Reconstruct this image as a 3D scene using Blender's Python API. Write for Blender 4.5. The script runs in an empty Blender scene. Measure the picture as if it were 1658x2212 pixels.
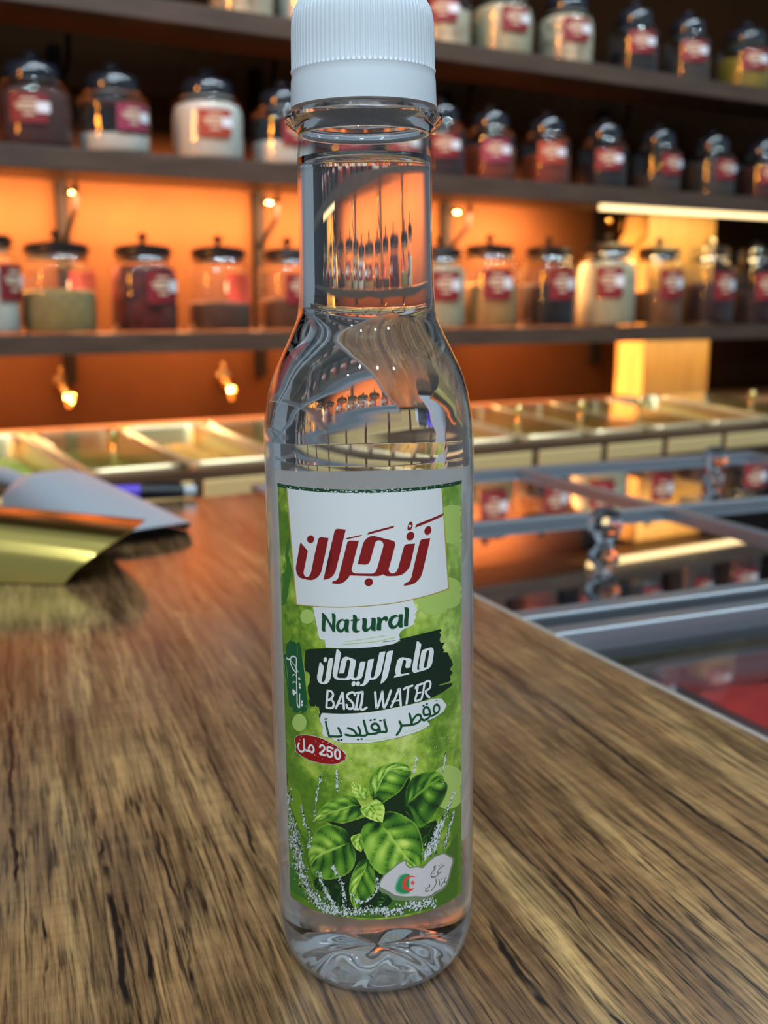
import bpy, bmesh, math, random
from mathutils import Vector, Matrix, noise
from mathutils.geometry import tessellate_polygon
scn = bpy.context.scene
COL = scn.collection
PI = math.pi
random.seed(7)

# ------------------------------------------------------------------ camera
FPX = 2400.0
PITCH = math.radians(10.64)
CAM = Vector((0.0019, -0.26, 0.163))
cd = bpy.data.cameras.new('camera'); cam = bpy.data.objects.new('camera', cd); COL.objects.link(cam)
cam.location = CAM; cam.rotation_euler = (PI/2 - PITCH, 0, 0)
cd.sensor_fit = 'HORIZONTAL'; cd.sensor_width = 36.0; cd.lens = FPX*36.0/1658.0
cd.clip_start = 0.01; cd.clip_end = 50
cd.dof.use_dof = True; cd.dof.focus_distance = 0.243; cd.dof.aperture_fstop = 22.5
cd.dof.aperture_blades = 6; cd.dof.aperture_rotation = 0.3
scn.camera = cam
# ------------------------------------------------------------------ exposure, light paths
vs = scn.view_settings
vs.view_transform = 'Standard'; vs.look = 'None'; vs.gamma = 1.0; vs.exposure = 0.40
try: vs.use_curve_mapping = False
except Exception: pass
cy = scn.cycles
cy.max_bounces = 14; cy.diffuse_bounces = 3; cy.glossy_bounces = 5; cy.transmission_bounces = 12
cy.transparent_max_bounces = 24; cy.caustics_refractive = True; cy.caustics_reflective = False
cy.sample_clamp_indirect = 6.0; cy.blur_glossy = 0.6
cy.use_denoising = True
# ------------------------------------------------------------------ world and lamps
wd = bpy.data.worlds.new('world'); scn.world = wd; wd.use_nodes = True
wd.node_tree.nodes['Background'].inputs[0].default_value = (0.66, 0.84, 1.0, 1)
wd.node_tree.nodes['Background'].inputs[1].default_value = 0.22

def lamp(name, loc, target, power, color, sx, sy=None, spread=None):
    ld = bpy.data.lights.new(name, 'AREA'); o = bpy.data.objects.new(name, ld); COL.objects.link(o)
    ld.energy = power; ld.color = color
    if sy is None: ld.shape = 'DISK'; ld.size = sx
    else: ld.shape = 'RECTANGLE'; ld.size = sx; ld.size_y = sy
    if spread: ld.spread = spread
    o.location = loc
    o.rotation_euler = (Vector(target)-Vector(loc)).to_track_quat('-Z', 'Y').to_euler()
    return o
# shelf frame: a runs along the shelves (receding to the right), d goes from the shelf front into the wall
E1 = Vector((0.852, 0.524, 0)).normalized(); EN = Vector((-E1.y, E1.x, 0))
K = 0.68                      # size of the shelving unit relative to its drawing units
P0 = Vector((CAM.x, CAM.y+2.87*K, CAM.z*(1-K)))
SHELF_ROT = math.atan2(E1.y, E1.x)
def sp(a, d, z): return P0 + (E1*a + EN*d + Vector((0, 0, z)))*K

COOL = (0.74, 0.90, 1.0)
lamp('ceiling_bounce_fill', (-0.4, -0.9, 2.2), (0.0, 0.1, 0.1), 8, COOL, 4.6, 3.2)  # added soft fill standing for light bounced off the ceiling
for x, y, e in [(-1.0, -1.9, 7), (-0.35, -1.7, 7), (0.45, -1.7, 7), (1.2, -1.5, 7), (-0.75, -0.9, 5), (0.2, -0.85, 3.5), (1.0, -0.6, 5)]:
    lamp('ceiling_spot_light', (x, y, 1.9), (x*0.6, y+1.0, 0.2), e, COOL, 0.06)
for k in range(8):                       # added lamps in front of the shelving to strengthen the jar glints
    a = -1.25+0.44*k
    lamp('added_glint_light', sp(a, -1.3, 2.3), sp(a, -0.3, 0.4), 2.4, COOL, 0.05)
lamp('orange_strip_light', (-1.3, -0.1, 0.75), (0.05, 1.72, 0.5), 1.5, (1.0, 0.32, 0.03), 0.07, 1.2, math.radians(28))
# LED strips of the shelving, with added warm fills among them
def strip(a0, a1, d, z, td, tz, power, color, h=0.02, spread=None):
    m = (a0+a1)/2
    o = lamp('shelf_strip_or_fill', sp(m, d, z), sp(m, td, tz), power*K*K, color, (a1-a0)*K, h*K, spread)
    f = (sp(m, td, tz)-sp(m, d, z)).normalized()
    x = E1; yv = (-f).cross(x)
    o.rotation_euler = Matrix((x, yv, -f)).transposed().to_euler()
    return o
ORANGE = (1.0, 0.46, 0.20)
strip(-1.75, 0.74, 0.19, 0.40, 0.34, 0.28, 250, ORANGE, 0.03)
strip(-1.75, 0.84, 0.19, 0.035, 0.34, -0.06, 9.4, (1.0, 0.18, 0.005), 0.02)
strip(-1.75, 2.2, 0.13, 0.046, -0.05, -0.14, 5.0, (1.0, 0.70, 0.36), 0.03, math.radians(60))  # added warm fill that brightens the trays and their rims
strip(0.72, 1.45, 0.06, 0.43, 0.22, 0.2, 1.9, (1.0, 0.68, 0.28), 0.02)
strip(0.95, 1.6, 0.07, 0.046, 0.22, -0.08, 0.9, (1.0, 0.68, 0.28), 0.02)  # added warm fill for the pillar front below the shelf

# ------------------------------------------------------------------ helpers
def lin(c):
    return tuple(((v/255.0)/12.92 if v/255.0 <= 0.04045 else ((v/255.0+0.055)/1.055)**2.4) for v in c)
def new_mat(name):
    m = bpy.data.materials.new(name); m.use_nodes = True
    nt = m.node_tree
    for n in list(nt.nodes): nt.nodes.remove(n)
    out = nt.nodes.new('ShaderNodeOutputMaterial')
    return m, nt, out
def N(nt, t, **kw):
    n = nt.nodes.new(t)
    for k, v in kw.items(): setattr(n, k, v)
    return n
def L(nt, a, b): nt.links.new(a, b)
def pbr(name, color, rough=0.5, metal=0.0, spec=0.5, emit=None, estr=0.0, noise_amt=0.0, noise_scale=30.0, bump=0.0, trans=0.0, ior=1.45, coat=0.0):
    m, nt, out = new_mat(name)
    b = N(nt, 'ShaderNodeBsdfPrincipled'); L(nt, b.outputs[0], out.inputs[0])
    b.inputs['Base Color'].default_value = (*color, 1); b.inputs['Roughness'].default_value = rough
    b.inputs['Metallic'].default_value = metal; b.inputs['Specular IOR Level'].default_value = spec
    b.inputs['Transmission Weight'].default_value = trans; b.inputs['IOR'].default_value = ior
    b.inputs['Coat Weight'].default_value = coat
    if emit: b.inputs['Emission Color'].default_value = (*emit, 1); b.inputs['Emission Strength'].default_value = estr
    if noise_amt or bump:
        tc = N(nt, 'ShaderNodeTexCoord'); nz = N(nt, 'ShaderNodeTexNoise'); L(nt, tc.outputs['Object'], nz.inputs['Vector'])
        nz.inputs['Scale'].default_value = noise_scale; nz.inputs['Detail'].default_value = 4
        if noise_amt:
            mp = N(nt, 'ShaderNodeMapRange'); L(nt, nz.outputs['Fac'], mp.inputs[0])
            mp.inputs[1].default_value = 0.3; mp.inputs[2].default_value = 0.7
            mp.inputs[3].default_value = 1-noise_amt; mp.inputs[4].default_value = 1+noise_amt
            vm = N(nt, 'ShaderNodeVectorMath', operation='SCALE'); vm.inputs[0].default_value = color
            L(nt, mp.outputs[0], vm.inputs['Scale']); L(nt, vm.outputs[0], b.inputs['Base Color'])
        if bump:
            bp = N(nt, 'ShaderNodeBump'); bp.inputs['Strength'].default_value = bump; bp.inputs['Distance'].default_value = 0.002
            L(nt, nz.outputs['Fac'], bp.inputs['Height']); L(nt, bp.outputs[0], b.inputs['Normal'])
    return m
def thin_clear(name, tint=(1, 1, 1), ior=1.5, rough=0.03, boost=1.0, ripple=0.0, rscale=40.0):
    m, nt, out = new_mat(name)
    tr = N(nt, 'ShaderNodeBsdfTransparent'); tr.inputs[0].default_value = (*tint, 1)
    gl = N(nt, 'ShaderNodeBsdfAnisotropic'); gl.inputs['Color'].default_value = (1, 1, 1, 1); gl.inputs['Roughness'].default_value = rough
    fr = N(nt, 'ShaderNodeFresnel')      # a thin wall reflects alike from both sides
    ge = N(nt, 'ShaderNodeNewGeometry'); mi_ = N(nt, 'ShaderNodeMix', data_type='FLOAT'); L(nt, ge.outputs['Backfacing'], mi_.inputs[0]); mi_.inputs[2].default_value = ior; mi_.inputs[3].default_value = 1/ior; L(nt, mi_.outputs[0], fr.inputs[0])
    mu = N(nt, 'ShaderNodeMath', operation='MULTIPLY', use_clamp=True); mu.inputs[1].default_value = boost
    L(nt, fr.outputs[0], mu.inputs[0])
    if ripple:
        tc = N(nt, 'ShaderNodeTexCoord'); nz = N(nt, 'ShaderNodeTexNoise'); L(nt, tc.outputs['Object'], nz.inputs['Vector']); nz.inputs['Scale'].default_value = rscale; nz.inputs['Detail'].default_value = 1
        bp = N(nt, 'ShaderNodeBump'); bp.inputs['Strength'].default_value = ripple; bp.inputs['Distance'].default_value = 0.004
        L(nt, nz.outputs['Fac'], bp.inputs['Height']); L(nt, bp.outputs[0], gl.inputs['Normal'])
    mx = N(nt, 'ShaderNodeMixShader'); L(nt, mu.outputs[0], mx.inputs[0]); L(nt, tr.outputs[0], mx.inputs[1]); L(nt, gl.outputs[0], mx.inputs[2])
    L(nt, mx.outputs[0], out.inputs[0]); return m
def solid_glass(name, color=(1, 1, 1), ior=1.45, rough=0.0):
    m, nt, out = new_mat(name)
    g = N(nt, 'ShaderNodeBsdfGlass'); g.inputs['Color'].default_value = (*color, 1); g.inputs['IOR'].default_value = ior; g.inputs['Roughness'].default_value = rough
    L(nt, g.outputs[0], out.inputs[0]); return m

def link(name, bm, mats, parent=None, loc=None, smooth=True, recalc=True):
    if recalc: bmesh.ops.recalc_face_normals(bm, faces=bm.faces[:])
    me = bpy.data.meshes.new(name); bm.to_mesh(me); bm.free()
    for m in (mats if isinstance(mats, (list, tuple)) else [mats]): me.materials.append(m)
    if smooth:
        for p in me.polygons: p.use_smooth = True
        try: me.set_sharp_from_angle(angle=math.radians(40))
        except Exception: pass
    o = bpy.data.objects.new(name, me); COL.objects.link(o)
    if parent: o.parent = parent
    if loc is not None: o.location = loc
    return o
def tag(o, label, cat, group=None, kind=None):
    o['label'] = label; o['category'] = cat
    if group: o['group'] = group
    if kind: o['kind'] = kind
    return o
def thing(name, label, cat, loc, rz=0.0, group=None, sc=1.0):
    o = bpy.data.objects.new(name, None); COL.objects.link(o); o.location = loc; o.rotation_euler = (0, 0, rz)
    o.empty_display_size = 0.02; o.scale = (sc, sc, sc)
    return tag(o, label, cat, group)
def struct(o): o['kind'] = 'structure'; return o
def lathe(bm, prof, n=32, rfun=None, mi=0, close=False, cx=0, cy=0):
    rings = []
    for r, z in prof:
        if r < 1e-6: rings.append([bm.verts.new((cx, cy, z))]); continue
        ring = []
        for i in range(n):
            a = 2*PI*i/n; rr = r if rfun is None else rfun(r, z, a)
            ring.append(bm.verts.new((cx+rr*math.sin(a), cy-rr*math.cos(a), z)))
        rings.append(ring)
    pairs = list(zip(rings, rings[1:]))
    if close: pairs.append((rings[-1], rings[0]))
    for A, B in pairs:
        if len(A) == 1 and len(B) == 1: continue
        for i in range(n):
            j = (i+1) % n
            if len(A) == 1: f = bm.faces.new((A[0], B[j], B[i]))
            elif len(B) == 1: f = bm.faces.new((A[i], A[j], B[0]))
            else: f = bm.faces.new((A[i], A[j], B[j], B[i]))
            f.material_index = mi
    return rings
def box(bm, x0, x1, y0, y1, z0, z1, mi=0, bev=0.0):
    r = bmesh.ops.create_cube(bm, size=1.0)
    vs_ = r['verts']
    for v in vs_:
        v.co = Vector(((x0+x1)/2+v.co.x*(x1-x0), (y0+y1)/2+v.co.y*(y1-y0), (z0+z1)/2+v.co.z*(z1-z0)))
    fs = set(f for v in vs_ for f in v.link_faces)
    for f in fs: f.material_index = mi
    if bev > 0:
        es = list(set(e for v in vs_ for e in v.link_edges))
        g = bmesh.ops.bevel(bm, geom=es, offset=bev, segments=2, affect='EDGES', profile=0.5)
        for f in g['faces']: f.material_index = mi
def tube(bm, pts, r, n=10, mi=0):
    pts = [Vector(p) for p in pts]; prev = None; rr = r if isinstance(r, (list, tuple)) else [r]*len(pts)
    for k, p in enumerate(pts):
        t = (pts[min(k+1, len(pts)-1)]-pts[max(k-1, 0)]).normalized()
        u = t.orthogonal().normalized() if k == 0 else (prev_u - t*prev_u.dot(t)).normalized()
        prev_u = u; w = t.cross(u)
        ring = [bm.verts.new(p+(u*math.cos(2*PI*i/n)+w*math.sin(2*PI*i/n))*rr[k]) for i in range(n)]
        if prev:
            for i in range(n):
                j = (i+1) % n
                bm.faces.new((prev[i], prev[j], ring[j], ring[i])).material_index = mi
        else: bm.faces.new(ring[::-1]).material_index = mi
        prev = ring
    bm.faces.new(prev).material_index = mi
def sphere(bm, c, r, mi=0, seg=16, sz=1.0):
    g = bmesh.ops.create_uvsphere(bm, u_segments=seg, v_segments=seg//2+2, radius=r)
    for v in g['verts']: v.co = Vector((v.co.x, v.co.y, v.co.z*sz))+Vector(c)
    for f in set(f for v in g['verts'] for f in v.link_faces): f.material_index = mi
def cat_rom(pts, n):
    P = [Vector(p) for p in pts]
    if len(P) == 2: return [P[0].lerp(P[1], i/(n-1)) for i in range(n)]
    d = [0]
    for a, b in zip(P, P[1:]): d.append(d[-1]+max((b-a).length, 1e-9))
    out = []
    Q = [P[0]*2-P[1]]+P+[P[-1]*2-P[-2]]
    for i in range(n):
        s = d[-1]*i/(n-1); k = 0
        while k < len(d)-2 and s > d[k+1]: k += 1
        t = (s-d[k])/(d[k+1]-d[k]); t = min(max(t, 0), 1)
        p0, p1, p2, p3 = Q[k], Q[k+1], Q[k+2], Q[k+3]
        out.append(0.5*((2*p1)+(-p0+p2)*t+(2*p0-5*p1+4*p2-p3)*t*t+(-p0+3*p1-3*p2+p3)*t**3))
    return out
# ------------------------------------------------------------------ setting
M_wall = pbr('reddish brown wall panel', (0.016, 0.0069, 0.0024), 0.8, spec=0.03, noise_amt=0.12, noise_scale=6)
M_floor = pbr('dark floor', (0.05, 0.04, 0.035), 0.5, noise_amt=0.2, noise_scale=5)
M_shelf = None
def wood_mat(name, c0, c1, scale=(1, 1, 1), rough=0.45):
    m, nt, out = new_mat(name)
    b = N(nt, 'ShaderNodeBsdfPrincipled'); L(nt, b.outputs[0], out.inputs[0]); b.inputs['Roughness'].default_value = rough
    tc = N(nt, 'ShaderNodeTexCoord'); mp = N(nt, 'ShaderNodeMapping'); L(nt, tc.outputs['Object'], mp.inputs[0]); mp.inputs['Scale'].default_value = scale
    nz = N(nt, 'ShaderNodeTexNoise'); L(nt, mp.outputs[0], nz.inputs['Vector']); nz.inputs['Scale'].default_value = 6; nz.inputs['Detail'].default_value = 6
    cr = N(nt, 'ShaderNodeValToRGB'); L(nt, nz.outputs['Fac'], cr.inputs[0])
    cr.color_ramp.elements[0].position = 0.3; cr.color_ramp.elements[0].color = (*c0, 1)
    cr.color_ramp.elements[1].position = 0.7; cr.color_ramp.elements[1].color = (*c1, 1)
    L(nt, cr.outputs[0], b.inputs['Base Color']); return m
M_shelf = wood_mat('dark walnut shelf', (0.048, 0.030, 0.019), (0.085, 0.055, 0.036), (1, 8, 8))
M_pillar = wood_mat('honey oak pillar', (0.42, 0.24, 0.07), (0.60, 0.36, 0.11), (8, 8, 0.7))
M_black = pbr('black steel', (0.0012, 0.001, 0.001), 0.7, spec=0.03)
M_brass = pbr('polished brass', (0.86, 0.60, 0.22), 0.2, metal=1.0)
M_steel = pbr('brushed steel', (0.62, 0.65, 0.68), 0.25, metal=1.0)
M_counter = wood_mat('dark counter wood', (0.06, 0.032, 0.016), (0.11, 0.06, 0.03), (1, 6, 6))

bm = bmesh.new(); box(bm, -4, 5, -4, 6, -0.97, -0.95)
struct(link('floor', bm, M_floor, smooth=False))
def shelf_obj(name, bm, mat, parent=None, **kw):
    o = link(name, bm, mat, parent, **kw)
    if not parent: o.location = P0; o.rotation_euler = (0, 0, SHELF_ROT); o.scale = (K, K, K)
    return o
bm = bmesh.new(); box(bm, -2.4, 3.2, 0.34, 0.40, -1.47, 2.4)
struct(shelf_obj('wall_back', bm, M_wall, smooth=False))
def T_shelf(z0, z1, label):
    bm = bmesh.new(); box(bm, -1.9, 2.6, 0.0, 0.2, z0, z1, bev=0.002)
    return tag(shelf_obj('jar_shelf', bm, M_shelf, smooth=False), label, 'shelf', 'wall shelves of the spice shop')
T_shelf(0.052, 0.095, 'dark wood shelf behind the bottle neck carrying the jars with flat black lids')
T_shelf(0.440, 0.488, 'dark wood shelf above the orange glow carrying dark glass-lidded jars')
T_shelf(0.766, 0.812, 'highest dark wood shelf across the top, with jars only partly in frame')
bm = bmesh.new(); box(bm, 1.115, 1.42, 0.21, 0.339, -0.14, 0.44, bev=0.003)
tag(shelf_obj('wooden_pillar', bm, M_pillar, smooth=False), 'honey coloured wooden pillar against the wall behind the right end of the shelves', 'pillar')
POSTS = [(-0.713, 'black upright on the wall at the far left behind the middle shelf'), (-0.193, 'black upright on the wall just left of the bottle'), (0.413, 'black upright on the wall just right of the bottle neck'), (1.01, 'black upright on the wall beside the wooden pillar')]
for a, lab in POSTS:
    t = thing('shelf_upright', lab, 'shelf upright', sp(a, 0.325, 0), SHELF_ROT, 'black shelf uprights on the back wall', K)
    bm = bmesh.new(); box(bm, -0.013, 0.013, -0.012, 0.0125, -0.03, 0.76); link('post', bm, M_black, t, smooth=False)
    for z in (0.41, 0.735):
        bm = bmesh.new(); tube(bm, [(0.0, -0.01, z-0.10), (0.0, -0.11, z-0.03), (0.0, -0.12, z+0.028)], 0.006, 8); link('bracket_arm', bm, M_black, t)
    bm = bmesh.new(); sphere(bm, (0.022, -0.02, 0.425), 0.011); link('cable_clip', bm, M_brass, t)
# warm LED profile under the shelf by the pillar
M_led = pbr('warm led diffuser', (1, 0.85, 0.55), 0.5, emit=(1.0, 0.72, 0.34), estr=1.6)
bm = bmesh.new(); box(bm, 0.74, 1.45, 0.012, 0.03, 0.425, 0.4399)
tag(shelf_obj('led_strip', bm, M_led, smooth=False), 'glowing warm LED strip under the shelf edge in front of the pillar', 'led strip')

# ------------------------------------------------------------------ tray counter
bm = bmesh.new()
def quad_prism(bm, prof, x0, x1, mi=0):
    A = [bm.verts.new((x0, y, z)) for y, z in prof]; B = [bm.verts.new((x1, y, z)) for y, z in prof]
    n = len(prof)
    for i in range(n):
        j = (i+1) % n; bm.faces.new((A[i], A[j], B[j], B[i])).material_index = mi
    bm.faces.new(A[::-1]).material_index = mi; bm.faces.new(B).material_index = mi
quad_prism(bm, [(-0.54, -1.47), (0.338, -1.47), (0.338, -0.142), (-0.09, -0.142), (-0.09, -0.170), (-0.50, -0.205), (-0.50, -0.140), (-0.54, -0.142)], -1.7, 2.2)
tag(shelf_obj('tray_counter', bm, M_counter, smooth=False), 'dark wooden counter along the wall holding the row of brass spice trays', 'counter')
TB = [-1.322, -1.125, -0.935, -0.738, -0.545, -0.35, -0.15, 0.054, 0.257, 0.45, 0.652, 0.875, 1.08]
slope = math.atan2(0.03, 0.42)
M_trayin = pbr('brushed brass basin', (0.80, 0.66, 0.33), 0.38, metal=1.0)
M_rim = pbr('satin brass rim', (0.92, 0.74, 0.44), 0.34, metal=0.7)
M_plate = pbr('cream brass front plate', (0.95, 0.68, 0.30), 0.35, metal=0.1, spec=0.6)
def rrect(bm, hx, y0, y1, r, z, n=5):
    out = []
    for cx, cy_, a0 in ((hx-r, y1-r, 0), (-hx+r, y1-r, PI/2), (-hx+r, y0+r, PI), (hx-r, y0+r, 3*PI/2)):
        for i in range(n+1):
            a = a0+PI/2*i/n; out.append(bm.verts.new((cx+r*math.cos(a), cy_+r*math.sin(a), z)))
    return out
def bridge(bm, A, B, mi=0):
    n = len(A)
    for i in range(n): bm.faces.new((A[i], A[(i+1) % n], B[(i+1) % n], B[i])).material_index = mi
def make_tray(w, lab, loc):
    t = thing('spice_tray', lab, 'tray', loc, SHELF_ROT, 'brass spice trays in the wall counter', K)
    t.rotation_euler = Matrix.Rotation(SHELF_ROT, 3, 'Z').__matmul__(Matrix.Rotation(slope, 3, 'X')).to_euler()
    hx = w/2-0.004
    bm = bmesh.new()
    A = rrect(bm, hx-0.012, 0.012, 0.398, 0.03, 0.002); B = rrect(bm, hx-0.016, 0.016, 0.394, 0.03, -0.012); Cc = rrect(bm, hx-0.022, 0.022, 0.388, 0.03, -0.048)
    bridge(bm, A, B); bridge(bm, B, Cc); bm.faces.new(Cc)
    link('basin', bm, M_trayin, t)
    bm = bmesh.new()
    A = rrect(bm, hx, 0.0, 0.41, 0.035, -0.004); B = rrect(bm, hx, 0.0, 0.41, 0.035, 0.004); B2 = rrect(bm, hx-0.004, 0.004, 0.406, 0.033, 0.008)
    Cc = rrect(bm, hx-0.009, 0.009, 0.401, 0.03, 0.008); D = rrect(bm, hx-0.0125, 0.0125, 0.3975, 0.03, 0.002)
    for X, Y in ((A, B), (B, B2), (B2, Cc), (Cc, D)): bridge(bm, X, Y)
    link('rim', bm, M_rim, t)
    bm = bmesh.new(); box(bm, -hx+0.006, hx-0.006, -0.052, -0.0445, -0.052, -0.016, bev=0.003); link('front_plate', bm, M_plate, t, smooth=False)
    return t
M_fill = {}
def fillmat(name, c, amt=0.35, scale=60):
    if name not in M_fill: M_fill[name] = pbr(name, c, 0.75, noise_amt=amt, noise_scale=scale, bump=0.5)
    return M_fill[name]
FILL = [('green_herbs', (0.22, 0.26, 0.05), 'dried green herbs'), ('green_herbs', (0.28, 0.33, 0.05), 'bright green dried leaves'), ('green_herbs', (0.28, 0.33, 0.05), 'bright green dried leaves'), ('spice_mix', (0.75, 0.36, 0.06), 'orange and yellow spice mix'), ('yellow_spice', (0.70, 0.48, 0.06), 'deep yellow spice'), ('brown_spice', (0.28, 0.14, 0.05), 'brown spice'), ('pale_seeds', (0.55, 0.42, 0.2), 'pale seeds'), ('pale_seeds', (0.62, 0.50, 0.2), 'pale yellow seeds'), ('pale_seeds', (0.60, 0.50, 0.18), 'light green-yellow seeds'), ('pale_seeds', (0.66, 0.52, 0.25), 'cream coloured grains'), ('yellow_spice', (0.55, 0.38, 0.08), 'ochre spice'), ('pale_seeds', (0.62, 0.50, 0.24), 'cream grains')]
WHERE = ['beyond the left edge of the frame', 'at the far left', 'leftmost fully seen, above the silver scoop', 'second from the left, above the pen', 'just left of the bottle shoulder', 'hidden left of the bottle', 'behind the bottle', 'just right of the bottle shoulder', 'second right of the bottle', 'third right of the bottle', 'in front of the pillar', 'right of the pillar at the frame edge']
tray_root = []
for i in range(1, 12):
    w = TB[i+1]-TB[i]; loc = sp((TB[i]+TB[i+1])/2, -0.503, -0.138)
    t = make_tray(w, 'brass spice tray %s' % WHERE[i], loc); tray_root.append((i, t, w))
    nm, c, words = FILL[i]
    bm = bmesh.new(); hx = w/2-0.026; nx, ny = 18, 34; G = []
    rnd = random.Random(i)
    for iy in range(ny+1):
        row = []
        for ix in range(nx+1):
            x = -hx+2*hx*ix/nx; y = 0.026+0.358*iy/ny
            h = -0.044+0.034*math.sin(PI*ix/nx)**0.5*math.sin(PI*iy/ny)**0.4*(0.75+0.4*noise.noise(Vector((x*14+i*3, y*14, 0)))) + 0.006*noise.noise(Vector((x*90, y*90, i)))
            row.append(bm.verts.new((x, y, h)))
        G.append(row)
    for iy in range(ny):
        for ix in range(nx): bm.faces.new((G[iy][ix], G[iy][ix+1], G[iy+1][ix+1], G[iy+1][ix]))
    o = link(nm, bm, fillmat('%s %d' % (words, i), c, 0.4, 40), None)
    o.location = loc; o.rotation_euler = t.rotation_euler; o.scale = (K, K, K)
    tag(o, '%s heaped in the brass tray %s' % (words, WHERE[i]), 'spice', 'loose spices in the brass trays', 'stuff')
M_lidglass = thin_clear('acrylic lid', (0.97, 0.97, 0.95), 1.5, 0.06, 1.3)
M_crystal = solid_glass('crystal knob', (0.97, 0.98, 1.0), 1.5)
for i, t, w in tray_root:
    if i in (2, 4, 7, 8, 9, 11):
        bm = bmesh.new(); box(bm, -w/2+0.010, w/2-0.010, 0.006, 0.404, 0.0085, 0.0115, bev=0.001); l = link('lid', bm, M_lidglass, t, smooth=False); l['label'] = 'clear acrylic lid'
        bm = bmesh.new(); lathe(bm, [(0.0, 0.0116), (0.008, 0.0116), (0.006, 0.022), (0.005, 0.03), (0.009, 0.036), (0.012, 0.043), (0.009, 0.051), (0, 0.054)], 14, cx=0.01, cy=0.16)
        link('knob', bm, M_brass, l)
# brass wall hooks under the middle shelf
def hook(a, lab):
    t = thing('brass_hook', lab, 'hook', sp(a, 0.338, -0.04), SHELF_ROT, 'ornate brass hooks on the wall', K)
    bm = bmesh.new()
    out = []
    for k in range(24):
        th = 2*PI*k/24; r = 0.020*(1+0.22*math.cos(4*th)); out.append((r*math.sin(th)*0.8, r*math.cos(th)*1.5))
    A = [bm.verts.new((x, 0, z+0.012)) for x, z in out]; B = [bm.verts.new((x*0.8, -0.007, z*0.85+0.012)) for x, z in out]
    bridge(bm, A, B); bm.faces.new(B)
    link('backplate', bm, M_brass, t, smooth=False)
    bm = bmesh.new(); tube(bm, [(0, -0.006, 0.0), (0, -0.03, -0.012), (0, -0.045, -0.028), (0.006, -0.04, -0.045), (0.014, -0.028, -0.044), (0.018, -0.02, -0.034)], [0.007, 0.008, 0.008, 0.007, 0.006, 0.006], 8); sphere(bm, (0.018, -0.02, -0.026), 0.010)
    link('hook_arm', bm, M_brass, t)
hook(-0.733, 'ornate brass hook on the orange wall at the far left'); hook(-0.299, 'ornate brass hook on the orange wall nearer the bottle')
# ------------------------------------------------------------------ jars
M_jar = thin_clear('jar glass', (0.96, 0.97, 0.97), 1.5, 0.03, 1.4, 0.35, 45.0)
M_blid = pbr('black enamel lid', (0.010, 0.009, 0.008), 0.35)
M_glid = pbr('smoky glass lid', (0.012, 0.017, 0.026), 0.04, spec=0.9)
M_clid = thin_clear('clear glass lid', (0.8, 0.85, 0.85), 1.5, 0.05, 1.6)
M_lab = {'red': pbr('dark red paper label', (0.20, 0.012, 0.018), 0.5), 'orange': pbr('brick red paper label', (0.34, 0.045, 0.018), 0.5), 'pink': pbr('plum paper label', (0.26, 0.03, 0.075), 0.5)}
M_cream = pbr('cream label print', (0.62, 0.50, 0.36), 0.6)
M_tag = pbr('white price sticker', (0.78, 0.80, 0.86), 0.5)
M_glint_ring = pbr('glint ring chrome', (0.5, 0.52, 0.55), 0.05, metal=1.0)
def patch(bm, r, a0, a1, z0, z1, mi=0, n=10):
    A = []
    for i in range(n+1):
        a = a0+(a1-a0)*i/n
        A.append((bm.verts.new((r*math.sin(a), -r*math.cos(a), z0)), bm.verts.new((r*math.sin(a), -r*math.cos(a), z1))))
    for p, q_ in zip(A, A[1:]): bm.faces.new((p[0], q_[0], q_[1], p[1])).material_index = mi
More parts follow.
